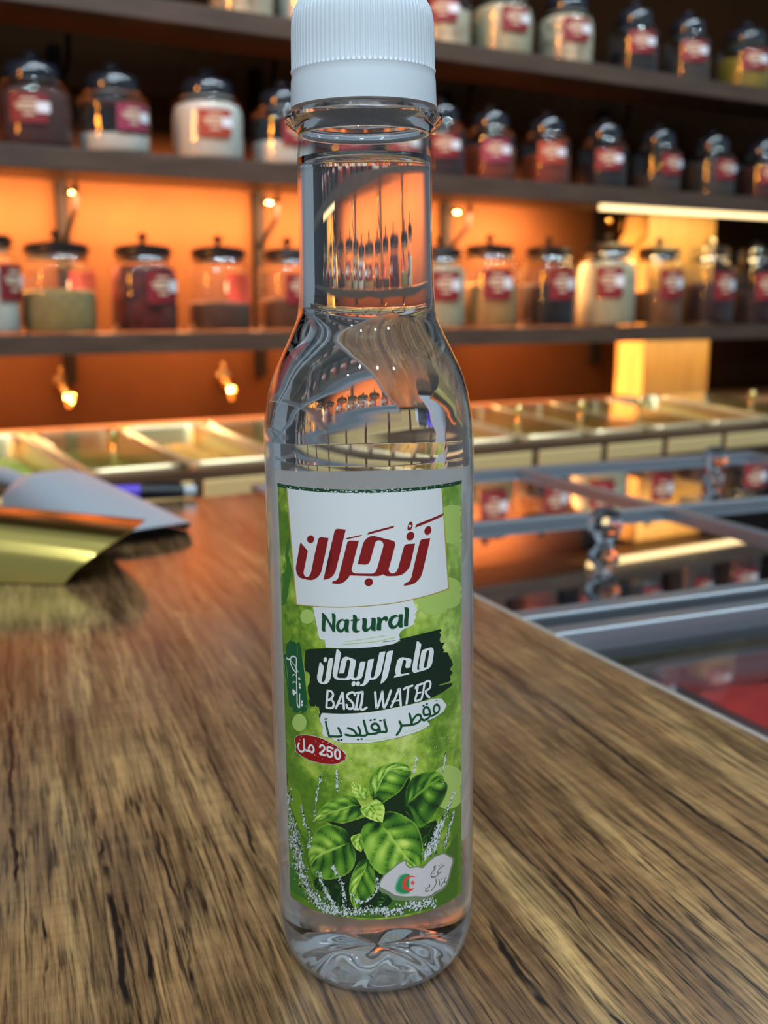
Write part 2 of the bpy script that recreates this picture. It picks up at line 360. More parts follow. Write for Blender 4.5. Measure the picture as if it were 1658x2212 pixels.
def jar(a, r, h, z, fill, level, name, lab, row, tint=0.0, face=0.0, lidkind='black', labcol='red', lz=0.55, peak=0.0):
    loc = sp(a, 0.1, z)
    g = {'B': 'jars with flat lids on the middle shelf', 'A': 'jars on the shelf above the orange glow', 'C': 'jars on the highest shelf'}[row]
    view = math.atan2(loc.x-CAM.x, loc.y-CAM.y)     # the jars face the shop, turned a little one by one
    t = thing('spice_jar', lab, 'jar', loc, 0.0, g, K)
    rn = (0.70 if row == 'B' else 0.66)*r
    sq = 0.10 if row == 'B' else 0.06
    def rf(rr, zz, an):                     # soft square body, rounder towards the neck
        k = sq*max(0.0, min(1.0, (h*0.94-zz)/(h*0.12)))
        an = an-0.5
        return rr*(1-k*0.5+k*(abs(math.cos(2*an))**2*-1+1)*0.6)
    prof = [(0, 0.0), (r*0.9, 0.0), (r*0.97, 0.004), (r, 0.012), (r, h*0.78), (r*0.99, h*0.85), (r*0.95, h*0.91), (r*0.86, h*0.955), (rn*1.04, h*0.98), (rn, h), (rn*1.05, h*1.03), (rn*1.05, h*1.06)]
    bm = bmesh.new(); lathe(bm, prof, 40, rf); link('body', bm, M_jar, t)
    bm = bmesh.new(); lathe(bm, [(rn*1.055, h*0.985), (rn*1.11, h*0.988), (rn*1.16, h*0.998), (rn*1.185, h*1.012), (rn*1.17, h*1.028), (rn*1.12, h*1.042), (rn*1.055, h*1.046)], 32, close=True); link('neck_ring', bm, M_glint_ring, t)  # extra chrome ring added round the neck to catch lamp glints
    ri = r-0.004; hl = h*level
    bm = bmesh.new()
    pf = [(0, 0.006), (ri*0.93, 0.006), (ri, 0.014)]
    if level > 0.85: pf += [(ri, h*0.70), (ri*0.97, h*0.80), (ri*0.90, h*0.88), (ri*0.7, h*0.93), (0, h*0.95)]
    else: pf += [(ri, hl*0.9)] + [(ri*math.cos(k*PI/10), hl*0.9+(hl*0.1+peak*h)*math.sin(k*PI/10)) for k in range(1, 5)] + [(0, hl+peak*h)]
    rings = lathe(bm, pf, 40, lambda rr, zz, an: rf(rr, min(zz, h*0.5), an))
    for v in bm.verts:
        if v.co.z > hl*0.8 and level <= 0.85: v.co.z += tint*0.25*v.co.x + 0.004*noise.noise(v.co*60)
    link('spice', bm, fill, t)
    ra = r*1.012+0.0015
    ang = view*-1+face+0.0
    w = 0.045/r
    bm = bmesh.new(); z0 = h*(lz-0.21); z1 = h*(lz+0.22)
    patch(bm, ra, ang-w*0.85, ang+w*0.85, z0, z1)
    for k, (q0, q1, zz) in enumerate([(-0.35, 0.35, 0.80), (-0.6, 0.55, 0.62), (-0.5, 0.5, 0.50), (-0.25, 0.25, 0.30)]):
        patch(bm, ra+0.0006, ang+w*q0, ang+w*q1, z0+(z1-z0)*(zz-0.045), z0+(z1-z0)*(zz+0.045), 1, 6)
    po = link('paper_label', bm, [M_lab[labcol], M_cream], t, recalc=False)
    bm = bmesh.new(); patch(bm, ra+0.0012, ang+w*0.35, ang+w*0.95, z0+(z1-z0)*0.36, z0+(z1-z0)*0.72, 0, 5); link('price_sticker', bm, M_tag, po, recalc=False)
    if lidkind == 'black':
        bm = bmesh.new(); R = rn*1.18; zt = h*1.06
        lathe(bm, [(0, zt), (R*0.98, zt), (R, zt+0.004), (R*0.99, zt+0.016), (R*0.9, zt+0.022), (R*0.3, zt+0.028), (0, zt+0.029)], 32)
        l = link('lid', bm, M_blid, t)
        bm = bmesh.new(); lathe(bm, [(0.006, zt+0.026), (0.006, zt+0.036), (0.011, zt+0.040), (0.011, zt+0.047), (0.006, zt+0.052), (0, zt+0.053)], 14); link('knob', bm, M_blid, l)
    else:
        mt = M_glid if lidkind == 'smoky' else M_clid
        bm = bmesh.new(); R = rn*1.08; zt = h*1.06
        lathe(bm, [(0, zt), (R, zt), (R*1.02, zt+0.006), (R, zt+0.018), (R*0.9, zt+0.03), (R*0.55, zt+0.038), (0, zt+0.040)], 32)
        l = link('lid', bm, mt, t)
        bm = bmesh.new(); lathe(bm, [(R*0.35, zt+0.036), (R*0.28, zt+0.042), (R*0.36, zt+0.050), (R*0.25, zt+0.058), (0, zt+0.060)], 16); link('knob', bm, mt, l)
    return t
def SM(name, rgb, amt=0.25, sc=120): return fillmat(name, lin(rgb), amt, sc)
white = SM('white powder', (205, 205, 195), 0.04); paleg = SM('pale green seeds', (178, 172, 140)); beige = SM('beige seeds', (172, 132, 78)); green = SM('grey green seeds', (150, 134, 84))
chili = fillmat('dried red chillies', lin((84, 30, 26)), 0.9, 28); dbrown = SM('dark brown spice', (84, 58, 44)); brown = SM('brown spice grains', (92, 58, 36)); blk = SM('black seeds', (26, 22, 24)); amber = SM('amber spice', (120, 76, 40))
redbr = SM('red brown powder', (72, 34, 26)); rust = SM('rust coloured spice', (120, 50, 22)); grey = SM('grey brown seeds', (64, 54, 46)); yel = SM('olive yellow herb', (140, 118, 36)); fluff = fillmat('pale curled pieces', lin((190, 178, 150)), 0.6, 45); plum = SM('dark plum spice', (50, 28, 30))
JB = [(-0.955, 0.078, 0.178, white, 0.80, 'white_jar', 'flat-lidded jar of white powder cut by the left frame edge', 0.0, 0.9, 'red'),
 (-0.795, 0.087, 0.165, green, 0.60, '', 'flat-lidded jar half full of grey green seeds, left of the jar of red chillies', 0.06, 2.4, 'red'),
 (-0.595, 0.080, 0.165, chili, 0.93, '', 'flat-lidded jar packed with dark red dried chillies', 0.0, 0.55, 'red'),
 (-0.407, 0.080, 0.165, dbrown, 0.44, '', 'flat-lidded jar with a dark brown heap, right of the chillies', -0.02, 2.4, 'red'),
 (-0.222, 0.075, 0.165, brown, 0.50, '', 'flat-lidded jar of brown grains just left of the bottle neck', 0.05, 0.45, 'red'),
 (-0.06, 0.075, 0.165, beige, 0.55, '', 'flat-lidded jar of beige seeds seen only through the bottle neck', 0.02, 0.3, 'red'),
 (0.09, 0.075, 0.165, white, 0.9, '', 'flat-lidded jar of white grains seen only through the bottle neck', 0.0, 0.3, 'red'),
 (0.238, 0.073, 0.18, paleg, 0.93, '', 'flat-lidded jar full of pale seeds just right of the bottle neck', 0.0, 0.25, 'red'),
 (0.406, 0.083, 0.19, beige, 0.66, '', 'flat-lidded jar of beige seeds with a red label, second right of the bottle', -0.05, 0.3, 'red'),
 (0.617, 0.080, 0.19, blk, 0.66, '', 'flat-lidded jar of black seeds, third right of the bottle', -0.12, 0.55, 'red'),
 (0.844, 0.088, 0.205, paleg, 0.93, '', 'large flat-lidded jar full of pale cream seeds with a red label', 0.0, 0.1, 'red'),
 (1.055, 0.078, 0.2, amber, 0.55, '', 'flat-lidded jar of amber spice in front of the pillar', 0.25, 0.6, 'red')]
for a, r, h, f, lv, nm, lab, ti, fc, lc in JB:
    jar(a, r, h, 0.0955, f, lv, nm, lab, 'B', ti, fc, 'black', lc, 0.62)
jar(1.277, 0.083, 0.2, 0.0955, plum, 0.68, '', 'clear-lidded jar of dark plum spice in front of the pillar', 'B', 0.25, 0.7, 'clear', 'red', 0.6)
jar(1.498, 0.083, 0.2, 0.0955, plum, 0.55, '', 'clear-lidded jar of dark spice at the right frame edge of the middle shelf', 'B', 0.0, 0.5, 'clear', 'red', 0.6)
JA = [(-0.829, 0.084, 0.137, redbr, 0.9, 'glass-lidded jar of red brown powder at the far left', 0.0, -0.1, 'red', 0.55),
 (-0.652, 0.084, 0.132, white, 0.34, 'glass-lidded jar a third full of white powder with a plum label', 0.0, 0.55, 'pink', 0.56),
 (-0.425, 0.086, 0.142, white, 0.93, 'glass-lidded jar completely full of white powder with a brick red label', 0.0, 0.2, 'orange', 0.55),
 (-0.230, 0.078, 0.135, white, 0.45, 'glass-lidded jar half full of white powder touching the bottle cap outline', 0.0, 0.5, 'red', 0.55),
 (-0.05, 0.075, 0.135, redbr, 0.5, 'glass-lidded jar of red brown powder hidden behind the bottle cap', 0.0, 0.3, 'red', 0.55),
 (0.10, 0.072, 0.135, plum, 0.6, 'glass-lidded jar of dark plum spice hidden behind the bottle cap', 0.0, 0.3, 'red', 0.55),
 (0.236, 0.070, 0.14, plum, 0.6, 'glass-lidded jar of dark plum spice just right of the cap', 0.0, 0.2, 'red', 0.55),
 (0.400, 0.072, 0.137, rust, 0.7, 'glass-lidded jar of rust brown pieces with a wide plum label', 0.0, 0.25, 'pink', 0.55),
 (0.596, 0.071, 0.137, rust, 0.62, 'glass-lidded jar of rust coloured spice, third right of the cap', 0.0, 0.25, 'orange', 0.6),
 (0.812, 0.071, 0.137, blk, 0.6, 'glass-lidded jar of black seeds with a red label, fourth right of the cap', 0.0, 0.25, 'red', 0.58),
 (1.029, 0.073, 0.137, grey, 0.4, 'glass-lidded jar of grey pieces, fifth right of the cap', 0.0, 0.75, 'red', 0.58),
 (1.262, 0.074, 0.137, grey, 0.8, 'glass-lidded jar of dark grey seeds second from the right frame edge', 0.0, 0.75, 'red', 0.58),
 (1.494, 0.076, 0.137, redbr, 0.8, 'glass-lidded jar of red brown powder at the right frame edge', 0.0, 0.45, 'red', 0.55)]
for a, r, h, f, lv, lab, ti, fc, lc, lz in JA: jar(a, r, h, 0.4885, f, lv, '', lab, 'A', ti, fc, 'smoky', lc, lz)
JC = [(-0.332, 0.078, 0.14, fluff, 0.9, 'jar of pale pieces on the highest shelf, leftmost one in frame', 0.2, 'red'),
 (-0.161, 0.078, 0.14, white, 0.9, 'jar of white powder on the highest shelf touching the left side of the cap', 0.9, 'red'),
 (0.03, 0.075, 0.14, grey, 0.9, 'jar of grey seeds on the highest shelf hidden behind the cap', 0.2, 'red'),
 (0.240, 0.075, 0.14, fluff, 0.7, 'jar with a red label on the highest shelf just right of the cap', 0.0, 'red'),
 (0.434, 0.084, 0.14, paleg, 0.93, 'jar full of pale green seeds on the highest shelf', 0.45, 'red'),
 (0.657, 0.080, 0.142, fluff, 0.93, 'jar full of pale curled pieces on the highest shelf', 0.4, 'red'),
 (0.915, 0.072, 0.14, blk, 0.5, 'jar of black seeds on the highest shelf right of the pale curls', 0.35, 'red'),
 (1.131, 0.071, 0.14, grey, 0.55, 'jar of grey seeds on the highest shelf second from the right edge', 0.35, 'red'),
 (1.387, 0.083, 0.14, yel, 0.72, 'jar of olive yellow herb on the highest shelf at the right edge', 0.4, 'red')]
for a, r, h, f, lv, lab, fc, lc in JC: jar(a, r, h, 0.8125, f, lv, '', lab, 'C', 0.0, fc, 'smoky', lc, 0.6)
# ------------------------------------------------------------------ wooden counter top (foreground)
def table_material():
    m, nt, out = new_mat('rustic oak laminate')
    b = N(nt, 'ShaderNodeBsdfPrincipled'); L(nt, b.outputs[0], out.inputs[0])
    tc = N(nt, 'ShaderNodeTexCoord'); mp = N(nt, 'ShaderNodeMapping'); L(nt, tc.outputs['Object'], mp.inputs[0])
    mp.inputs['Rotation'].default_value = (0, 0, -math.radians(18.75))   # x across the grain, y along it
    sx = N(nt, 'ShaderNodeSeparateXYZ'); L(nt, mp.outputs[0], sx.inputs[0])
    def scaled(x, y, z=1.0):
        v = N(nt, 'ShaderNodeVectorMath', operation='MULTIPLY'); L(nt, mp.outputs[0], v.inputs[0]); v.inputs[1].default_value = (x, y, z); return v.outputs[0]
    def nz(vec, scale, detail=5, rough=0.55, dist=0.0):
        n = N(nt, 'ShaderNodeTexNoise'); L(nt, vec, n.inputs['Vector']); n.inputs['Scale'].default_value = scale; n.inputs['Detail'].default_value = detail
        n.inputs['Roughness'].default_value = rough; n.inputs['Distortion'].default_value = dist; return n.outputs['Fac']
    def ramp(fac, *st):
        r = N(nt, 'ShaderNodeValToRGB'); L(nt, fac, r.inputs[0])
        while len(r.color_ramp.elements) < len(st): r.color_ramp.elements.new(0.5)
        for e, (p, c) in zip(r.color_ramp.elements, st): e.position = p; e.color = (*c, 1)
        return r.outputs[0]
    def math_(op, a, b_=None, clamp=False):
        n = N(nt, 'ShaderNodeMath', operation=op, use_clamp=clamp)
        for k, v in enumerate((a, b_)):
            if v is None: continue
            if isinstance(v, (int, float)): n.inputs[k].default_value = v
            else: L(nt, v, n.inputs[k])
        return n.outputs[0]
    def mix(fac, a, c, mode='MIX'):
        n = N(nt, 'ShaderNodeMix', data_type='RGBA', blend_type=mode)
        if isinstance(fac, (int, float)): n.inputs[0].default_value = fac
        else: L(nt, fac, n.inputs[0])
        for k, v in ((6, a), (7, c)):
            if isinstance(v, tuple): n.inputs[k].default_value = (*v, 1)
            else: L(nt, v, n.inputs[k])
        return n.outputs[2]
    g = (0, 0, 0); w = (1, 1, 1)
    broad = nz(scaled(34, 3.6), 1.0, 4, 0.6, 0.9)
    med = nz(scaled(175, 7.0), 1.0, 8, 0.72, 0.9)
    fine = nz(scaled(900, 34), 1.0, 4, 0.6, 0.2)
    saw = nz(scaled(10, 240), 1.0, 3, 0.5, 0.5)
    col = ramp(broad, (0.30, (0.115, 0.058, 0.028)), (0.44, (0.195, 0.107, 0.050)), (0.56, (0.275, 0.160, 0.073)), (0.70, (0.46, 0.30, 0.135)))
    col = mix(1.0, col, ramp(med, (0.30, (0.12, 0.10, 0.09)), (0.41, (0.56, 0.50, 0.45)), (0.52, (1.03, 0.97, 0.90)), (0.66, (1.55, 1.42, 1.22))), 'MULTIPLY')
    col = mix(0.32, col, ramp(saw, (0.36, (0.66, 0.64, 0.62)), (0.52, w), (0.7, (1.22, 1.2, 1.15))), 'MULTIPLY')
    pores = ramp(fine, (0.38, (0.10, 0.08, 0.08)), (0.47, (0.85, 0.84, 0.83)), (0.60, (1.35, 1.3, 1.22)))
    col = mix(ramp(nz(scaled(20, 8), 1.0, 2), (0.36, (0.35,)*3), (0.60, (1.0,)*3)), col, mix(1.0, col, pores, 'MULTIPLY'))
    # grey weathered haze in places
    col = mix(ramp(nz(scaled(9, 5), 1.0, 3), (0.52, g), (0.75, (0.5,)*3)), col, (0.17, 0.12, 0.085))
    # open cracks at fixed places across the grain
    wob = math_('MULTIPLY', math_('SUBTRACT', nz(scaled(3, 14), 1.0, 4, 0.6), 0.5), 0.012)
    xc = math_('ADD', sx.outputs[0], wob)
    total = None
    for w0, y0, y1, wd in [(-0.088, 0.05, 0.33, 0.0006), (-0.0632, -0.06, 0.095, 0.0009), (-0.0185, 0.03, 0.16, 0.0005), (0.1234, -0.02, 0.26, 0.0008), (0.0320, -0.08, 0.012, 0.0009), (-0.0812, 0.0, 0.055, 0.0005), (-0.0563, -0.03, 0.036, 0.0006), (-0.047, -0.05, 0.022, 0.0007), (-0.046, 0.01, 0.10, 0.0004), (0.0447, -0.08, -0.025, 0.0006), (0.075, -0.06, 0.03, 0.0004), (0.057, -0.02, 0.12, 0.0004), (0.098, -0.05, 0.06, 0.0004)]:
        d = math_('DIVIDE', math_('ABSOLUTE', math_('SUBTRACT', xc, w0)), wd)
        along = math_('MULTIPLY', math_('GREATER_THAN', sx.outputs[1], y0), math_('LESS_THAN', sx.outputs[1], y1))
        tp = math_('MULTIPLY', math_('MINIMUM', math_('SUBTRACT', sx.outputs[1], y0), math_('SUBTRACT', y1, sx.outputs[1])), 45.0, True)
        k = math_('MULTIPLY', math_('SUBTRACT', math_('MULTIPLY', tp, 1.6), d, True), along)
        total = k if total is None else math_('MAXIMUM', total, k)
    brk = ramp(nz(scaled(30, 40), 1.0, 3), (0.36, (0.1,)*3), (0.5, w))
    crack = math_('MULTIPLY', total, brk)
    # fine ink-like dark grain lines everywhere
    lines = ramp(nz(scaled(300, 6.5), 1.0, 5, 0.72, 0.5), (0.33, w), (0.42, g))
    lines = math_('MULTIPLY', lines, ramp(nz(scaled(25, 7), 1.0, 2), (0.42, g), (0.6, w)))
    dark = math_('MAXIMUM', crack, math_('MULTIPLY', lines, 0.75))
    col = mix(dark, col, (0.012, 0.008, 0.006))
    L(nt, col, b.inputs['Base Color'])
    rg = N(nt, 'ShaderNodeMapRange'); L(nt, fine, rg.inputs[0]); rg.inputs[3].default_value = 0.16; rg.inputs[4].default_value = 0.28; L(nt, rg.outputs[0], b.inputs['Roughness'])
    b.inputs['Specular IOR Level'].default_value = 0.75; b.inputs['Coat Weight'].default_value = 1.0; b.inputs['Coat Roughness'].default_value = 0.17
    hgt = math_('SUBTRACT', math_('MULTIPLY', fine, 0.35), dark)
    bp = N(nt, 'ShaderNodeBump'); bp.inputs['Strength'].default_value = 0.45; bp.inputs['Distance'].default_value = 0.0004
    L(nt, hgt, bp.inputs['Height']); L(nt, bp.outputs[0], b.inputs['Normal'])
    return m
M_table = table_material()
M_edge = pbr('pale counter edge band', (0.42, 0.34, 0.28), 0.3)
ce = Vector((-0.403, 0.915, 0)).normalized(); ca = Vector((ce.y, -ce.x, 0)); CE0 = Vector((0.0536, 0.3534, 0))
def cp(al, be, z): return CE0 + ca*al + ce*be + Vector((0, 0, z))
far = E1.copy()
c_fr = Vector((-0.1057, 0.7048, 0)); c_fl = c_fr - E1*1.0; c_nr = cp(0, -0.95, 0); c_nl = c_nr - ca*1.3
t = thing('wooden_counter', 'brown wood grain counter top in the foreground that the bottle stands on', 'counter', (0, 0, 0))
bm = bmesh.new()
top = [c_nl, c_nr, c_fr, c_fl]
A = [bm.verts.new((p.x, p.y, 0.0)) for p in top]; B = [bm.verts.new((p.x, p.y, -0.035)) for p in top]
bm.faces.new(A)
for i in range(4): bm.faces.new((A[i], B[i], B[(i+1) % 4], A[(i+1) % 4]))
bm.faces.new(B[::-1]); link('counter_top', bm, M_table, t, smooth=False)
bm = bmesh.new()
p = [c_nr, c_fr]; off = ca*0.0022
vs8 = []
for q0 in (c_nr, c_fr):
    for dz in (-0.035, 0.0004):
        for k in (0.00005, 1.0): vs8.append(bm.verts.new(q0+off*k+Vector((0, 0, dz))))
for f in ((0, 1, 3, 2), (4, 6, 7, 5), (0, 4, 5, 1), (2, 3, 7, 6), (1, 5, 7, 3), (0, 2, 6, 4)): bm.faces.new([vs8[i] for i in f])
link('edge_band', bm, M_edge, t, smooth=False)
bm = bmesh.new()
inner = [c_nl+ca*0.03+ce*0.03, c_nr-ca*0.03+ce*0.03, c_fr-ca*0.05-ce*0.12, c_fl+ca*0.03-ce*0.12]
A = [bm.verts.new((p.x, p.y, -0.0355)) for p in inner]; B = [bm.verts.new((p.x, p.y, -0.95)) for p in inner]
for i in range(4): bm.faces.new((A[i], B[i], B[(i+1) % 4], A[(i+1) % 4]))
bm.faces.new(A); bm.faces.new(B[::-1]); link('base_cabinet', bm, M_counter, t, smooth=False)

# ------------------------------------------------------------------ glass display counter on the right
M_case = pbr('dark display case interior', (0.05, 0.04, 0.038), 0.5)
M_frame = pbr('satin steel frame', (0.40, 0.43, 0.47), 0.34, metal=0.85)
M_pane = thin_clear('display glass', (0.78, 0.80, 0.80), 1.52, 0.012, 2.3)
M_pane2 = thin_clear('clear lid glass', (0.95, 0.95, 0.95), 1.5, 0.012, 1.2)
RZ = math.atan2(ca.y, ca.x)
case = thing('display_counter', 'steel framed display counter with glass lids right of the wooden counter', 'display counter', CE0, RZ)
bm = bmesh.new()
AL0, AL1, BE0, BE1 = 0.006, 0.60, -0.32, 0.452
box(bm, AL0, AL1, BE0, BE1, -0.95, -0.13)
for x0, x1, y0, y1 in ((AL0, AL0+0.006, BE0, BE1), (AL1-0.006, AL1, BE0, BE1), (AL0+.006, AL1-.006, BE0, BE0+0.006), (AL0+.006, AL1-.006, BE1-0.006, BE1)): box(bm, x0, x1, y0, y1, -0.13, -0.022)
link('cabinet', bm, M_case, case, smooth=False)
for nm, x0, x1, y0, y1 in (('cross_bar', AL0, AL1, -0.0745, -0.060), ('cross_bar', AL0, AL1, -0.042, -0.026), ('cross_bar', AL0, AL1, 0.199, 0.209), ('cross_bar', AL0, AL1, 0.437, 0.452), ('cross_bar', AL0, AL1, BE0, BE0+0.014), ('side_rail', 0.286, 0.297, BE0, BE1), ('side_rail', AL1-0.012, AL1, BE0, BE1), ('side_rail', AL0, AL0+0.005, BE0, BE1)):
    zt = -0.004 if nm == 'cross_bar' else -0.0045
    bm = bmesh.new(); box(bm, x0, x1, y0, y1, -0.0215, zt, bev=0.0015); link(nm, bm, M_frame, case, smooth=False)
LIDS = [(0.012, 0.285, -0.025, 0.198, 'clear glass lid with faceted knob nearest the bottle on the display counter', True),
        (0.298, 0.586, 0.210, 0.436, 'clear glass lid with faceted knob in the far right corner of the display counter', True),
        (0.012, 0.285, 0.210, 0.436, 'clear glass lid at the back beside the bottle on the display counter', False),
        (0.298, 0.586, -0.025, 0.198, 'clear glass lid at the right frame edge of the display counter', False),
        (0.012, 0.285, -0.305, -0.076, 'clear glass lid over the red tray at the front of the display counter', False)]
def knob_bm():
    bm = bmesh.new()
    lathe(bm, [(0, 0.0), (0.0085, 0.0), (0.0088, 0.002), (0.0055, 0.005), (0.0045, 0.009), (0.0075, 0.012), (0.0095, 0.016), (0.0105, 0.020), (0.0085, 0.0255), (0.0045, 0.0285), (0, 0.0288)], 10)
    return bm
for x0, x1, y0, y1, lab, kn in LIDS:
    hx, hy = (x1-x0)/2, (y1-y0)/2
    bm = bmesh.new(); box(bm, -hx, hx, -hy, hy, 0.0, 0.0035, bev=0.0008); r = link('glass_lid', bm, M_pane2 if y0 < -0.2 else M_pane, case, smooth=False); r.location = ((x0+x1)/2, (y0+y1)/2, -0.0135); r['label'] = lab
    if kn: k = link('knob', knob_bm(), M_crystal, r, smooth=False); k.scale = (1.25, 1.25, 1.2); k.location = (0, 0, 0.0036); k['label'] = 'faceted crystal knob'
def pan(x0, x1, y0, y1, ztop, fill, nm, lab, flab):
    r = thing('metal_tray', lab, 'tray', cp((x0+x1)/2, (y0+y1)/2, -0.1295), RZ, 'metal trays inside the display counter')
    hx, hy = (x1-x0)/2, (y1-y0)/2; H = ztop+0.1295
    bm = bmesh.new()
    rings = []
    for dx, z in ((0.0, 0.0), (0.0, H-0.002), (-0.004, H), (-0.011, H), (-0.013, H-0.003), (-0.013, 0.004)):
        rings.append(rrect(bm, hx+dx, -hy-dx, hy+dx, 0.012, z))
    for A, B in zip(rings, rings[1:]): bridge(bm, A, B)
    bm.faces.new(rings[-1]); bm.faces.new(rings[0][::-1])
    link('pan', bm, M_steel, r)
    bm = bmesh.new(); G = []
    for iy in range(21):
        row = []
        for ix in range(21):
            x = (-1+ix/10)*(hx-0.016); y = (-1+iy/10)*(hy-0.016)
            e = max(abs(-1+ix/10), abs(-1+iy/10))
            row.append(bm.verts.new((x, y, H-0.016+0.010*(1-e**4)+0.004*noise.noise(Vector((x*60, y*60, H))))))
        G.append(row)
    for iy in range(20):
        for ix in range(20): bm.faces.new((G[iy][ix], G[iy][ix+1], G[iy+1][ix+1], G[iy+1][ix]))
    o = link(nm, bm, fill); o.location = cp((x0+x1)/2, (y0+y1)/2, -0.1295); o.rotation_euler = (0, 0, RZ)
    tag(o, flab, 'spice', 'spices in the display counter', 'stuff')
pan(0.03, 0.28, -0.305, -0.092, -0.018, fillmat('red spice', (0.5, 0.03, 0.025), 0.15, 60), 'red_spice', 'steel tray of red spice under the front glass lid', 'bright red spice filling the front steel tray')
pan(0.03, 0.275, -0.018, 0.190, -0.060, fillmat('dark olive herb', (0.06, 0.055, 0.02), 0.4, 60), 'dark_herb', 'steel tray of dark herb under the lid nearest the bottle', 'dark olive herb in the steel tray nearest the bottle')
pan(0.305, 0.575, -0.018, 0.190, -0.060, fillmat('dark brown herb', (0.05, 0.035, 0.022), 0.4, 60), 'brown_herb', 'steel tray of dark brown herb under the lid at the right frame edge', 'dark brown herb in the steel tray at the right frame edge')
pan(0.305, 0.575, 0.215, 0.428, -0.060, fillmat('tan seeds', (0.22, 0.14, 0.07), 0.4, 60), 'tan_seeds', 'steel tray of tan seeds in the far right corner of the display counter', 'tan seeds in the steel tray in the far right corner')
pan(0.03, 0.275, 0.215, 0.428, -0.060, fillmat('grey seeds', (0.12, 0.11, 0.09), 0.4, 60), 'grey_seeds', 'steel tray of grey seeds at the back beside the bottle', 'grey seeds in the steel tray at the back')

# ------------------------------------------------------------------ scoops, lying face down
def scoop(name, lab, mat, loc, rz, Lb, W, H, ext, hn, fall):
    t = thing(name, lab, 'scoop', loc, rz)
    bm = bmesh.new(); nx, na = 16, 24; th = 0.0012
    def pt(u, v, o):                   # u along, v across the arch
        a = PI*v; ca_, sa = math.cos(a), math.sin(a)
        k = 0.45
        px = (abs(ca_)**0.62)*math.copysign(1, ca_); pz = abs(sa)**0.62
        tip = Lb+ext*pz**1.3           # floor of the scoop reaches further than its sides
        x = u*tip
        back = 1-0.30*(max(0, 0.18-u)/0.18)**2
        lower = 1-fall*u**1.25
        return Vector((x, (W/2-o)*px*(0.86+0.14*u), max(0.0006, (H-o)*pz*back*lower)))
    outer = [[bm.verts.new(pt(i/nx, j/na, 0)) for j in range(na+1)] for i in range(nx+1)]
    inner = [[bm.verts.new(pt(i/nx, j/na, th)) for j in range(na+1)] for i in range(nx+1)]
    for G in (outer, inner):
        for i in range(nx):
            for j in range(na): bm.faces.new((G[i][j], G[i+1][j], G[i+1][j+1], G[i][j+1]))
    for i in (0, nx):
        for j in range(na): bm.faces.new((outer[i][j], outer[i][j+1], inner[i][j+1], inner[i][j]))
    for j in (0, na):
        for i in range(nx): bm.faces.new((outer[i][j], outer[i+1][j], inner[i+1][j], inner[i][j]))
    link('bowl', bm, mat, t)
    bm = bmesh.new()                   # closed back plate
    c = [bm.verts.new(outer_p) for outer_p in [pt(0.004, j/na, 0.0008) for j in range(na+1)]]
    c2 = [bm.verts.new(p+Vector((-0.0012, 0, 0))) for p in [pt(0.004, j/na, 0.0008) for j in range(na+1)]]
    bm.faces.new(c); bm.faces.new(c2[::-1])
    for j in range(na): bm.faces.new((c[j], c[j+1], c2[j+1], c2[j]))
    link('back_plate', bm, mat, t, smooth=False)
    bm = bmesh.new(); tube(bm, [(-0.001, 0, H*0.42), (-0.02, 0, H*0.45), (-0.06, 0, H*0.5), (-hn, 0, H*0.5)], [0.005, 0.0065, 0.0085, 0.007], 12); link('handle', bm, mat, t)
    return t
M_silver = pbr('satin aluminium', (0.66, 0.70, 0.76), 0.36, metal=0.55)
M_gold = pbr('polished gold metal', (0.86, 0.64, 0.17), 0.18, metal=1.0)
scoop('silver_scoop', 'silver metal scoop lying face down, behind the gold scoop', M_silver, (-0.273, 0.619, 0.0), math.radians(-47), 0.150, 0.078, 0.037, 0.022, 0.12, 0.70)
scoop('gold_scoop', 'gold metal scoop lying face down at the left edge in front of the silver scoop', M_gold, (-0.300, 0.424, 0.0), math.radians(-3), 0.116, 0.088, 0.040, 0.034, 0.10, 0.30)
# ------------------------------------------------------------------ marker pen behind the silver scoop
pr = thing('marker_pen', 'purple marker pen with a black cap lying behind the silver scoop', 'pen', (-0.203, 0.664, 0.0066), math.radians(8))
M_pur = pbr('purple plastic', (0.12, 0.06, 0.62), 0.35); M_blkp = pbr('black plastic', (0.01, 0.01, 0.012), 0.35); M_wtip = pbr('grey plastic', (0.5, 0.52, 0.55), 0.4)
bm = bmesh.new(); tube(bm, [(-0.075, 0, 0), (0.0, 0, 0)], 0.0062, 14); link('barrel', bm, M_pur, pr)
bm = bmesh.new(); tube(bm, [(0.0002, 0, 0), (0.036, 0, 0)], [0.0066, 0.0058], 14); box(bm, 0.004, 0.034, -0.001, 0.001, 0.0060, 0.0085); link('cap', bm, M_blkp, pr)
bm = bmesh.new(); tube(bm, [(0.0362, 0, 0), (0.046, 0, 0)], [0.005, 0.0045], 12); link('cap_end', bm, M_wtip, pr)
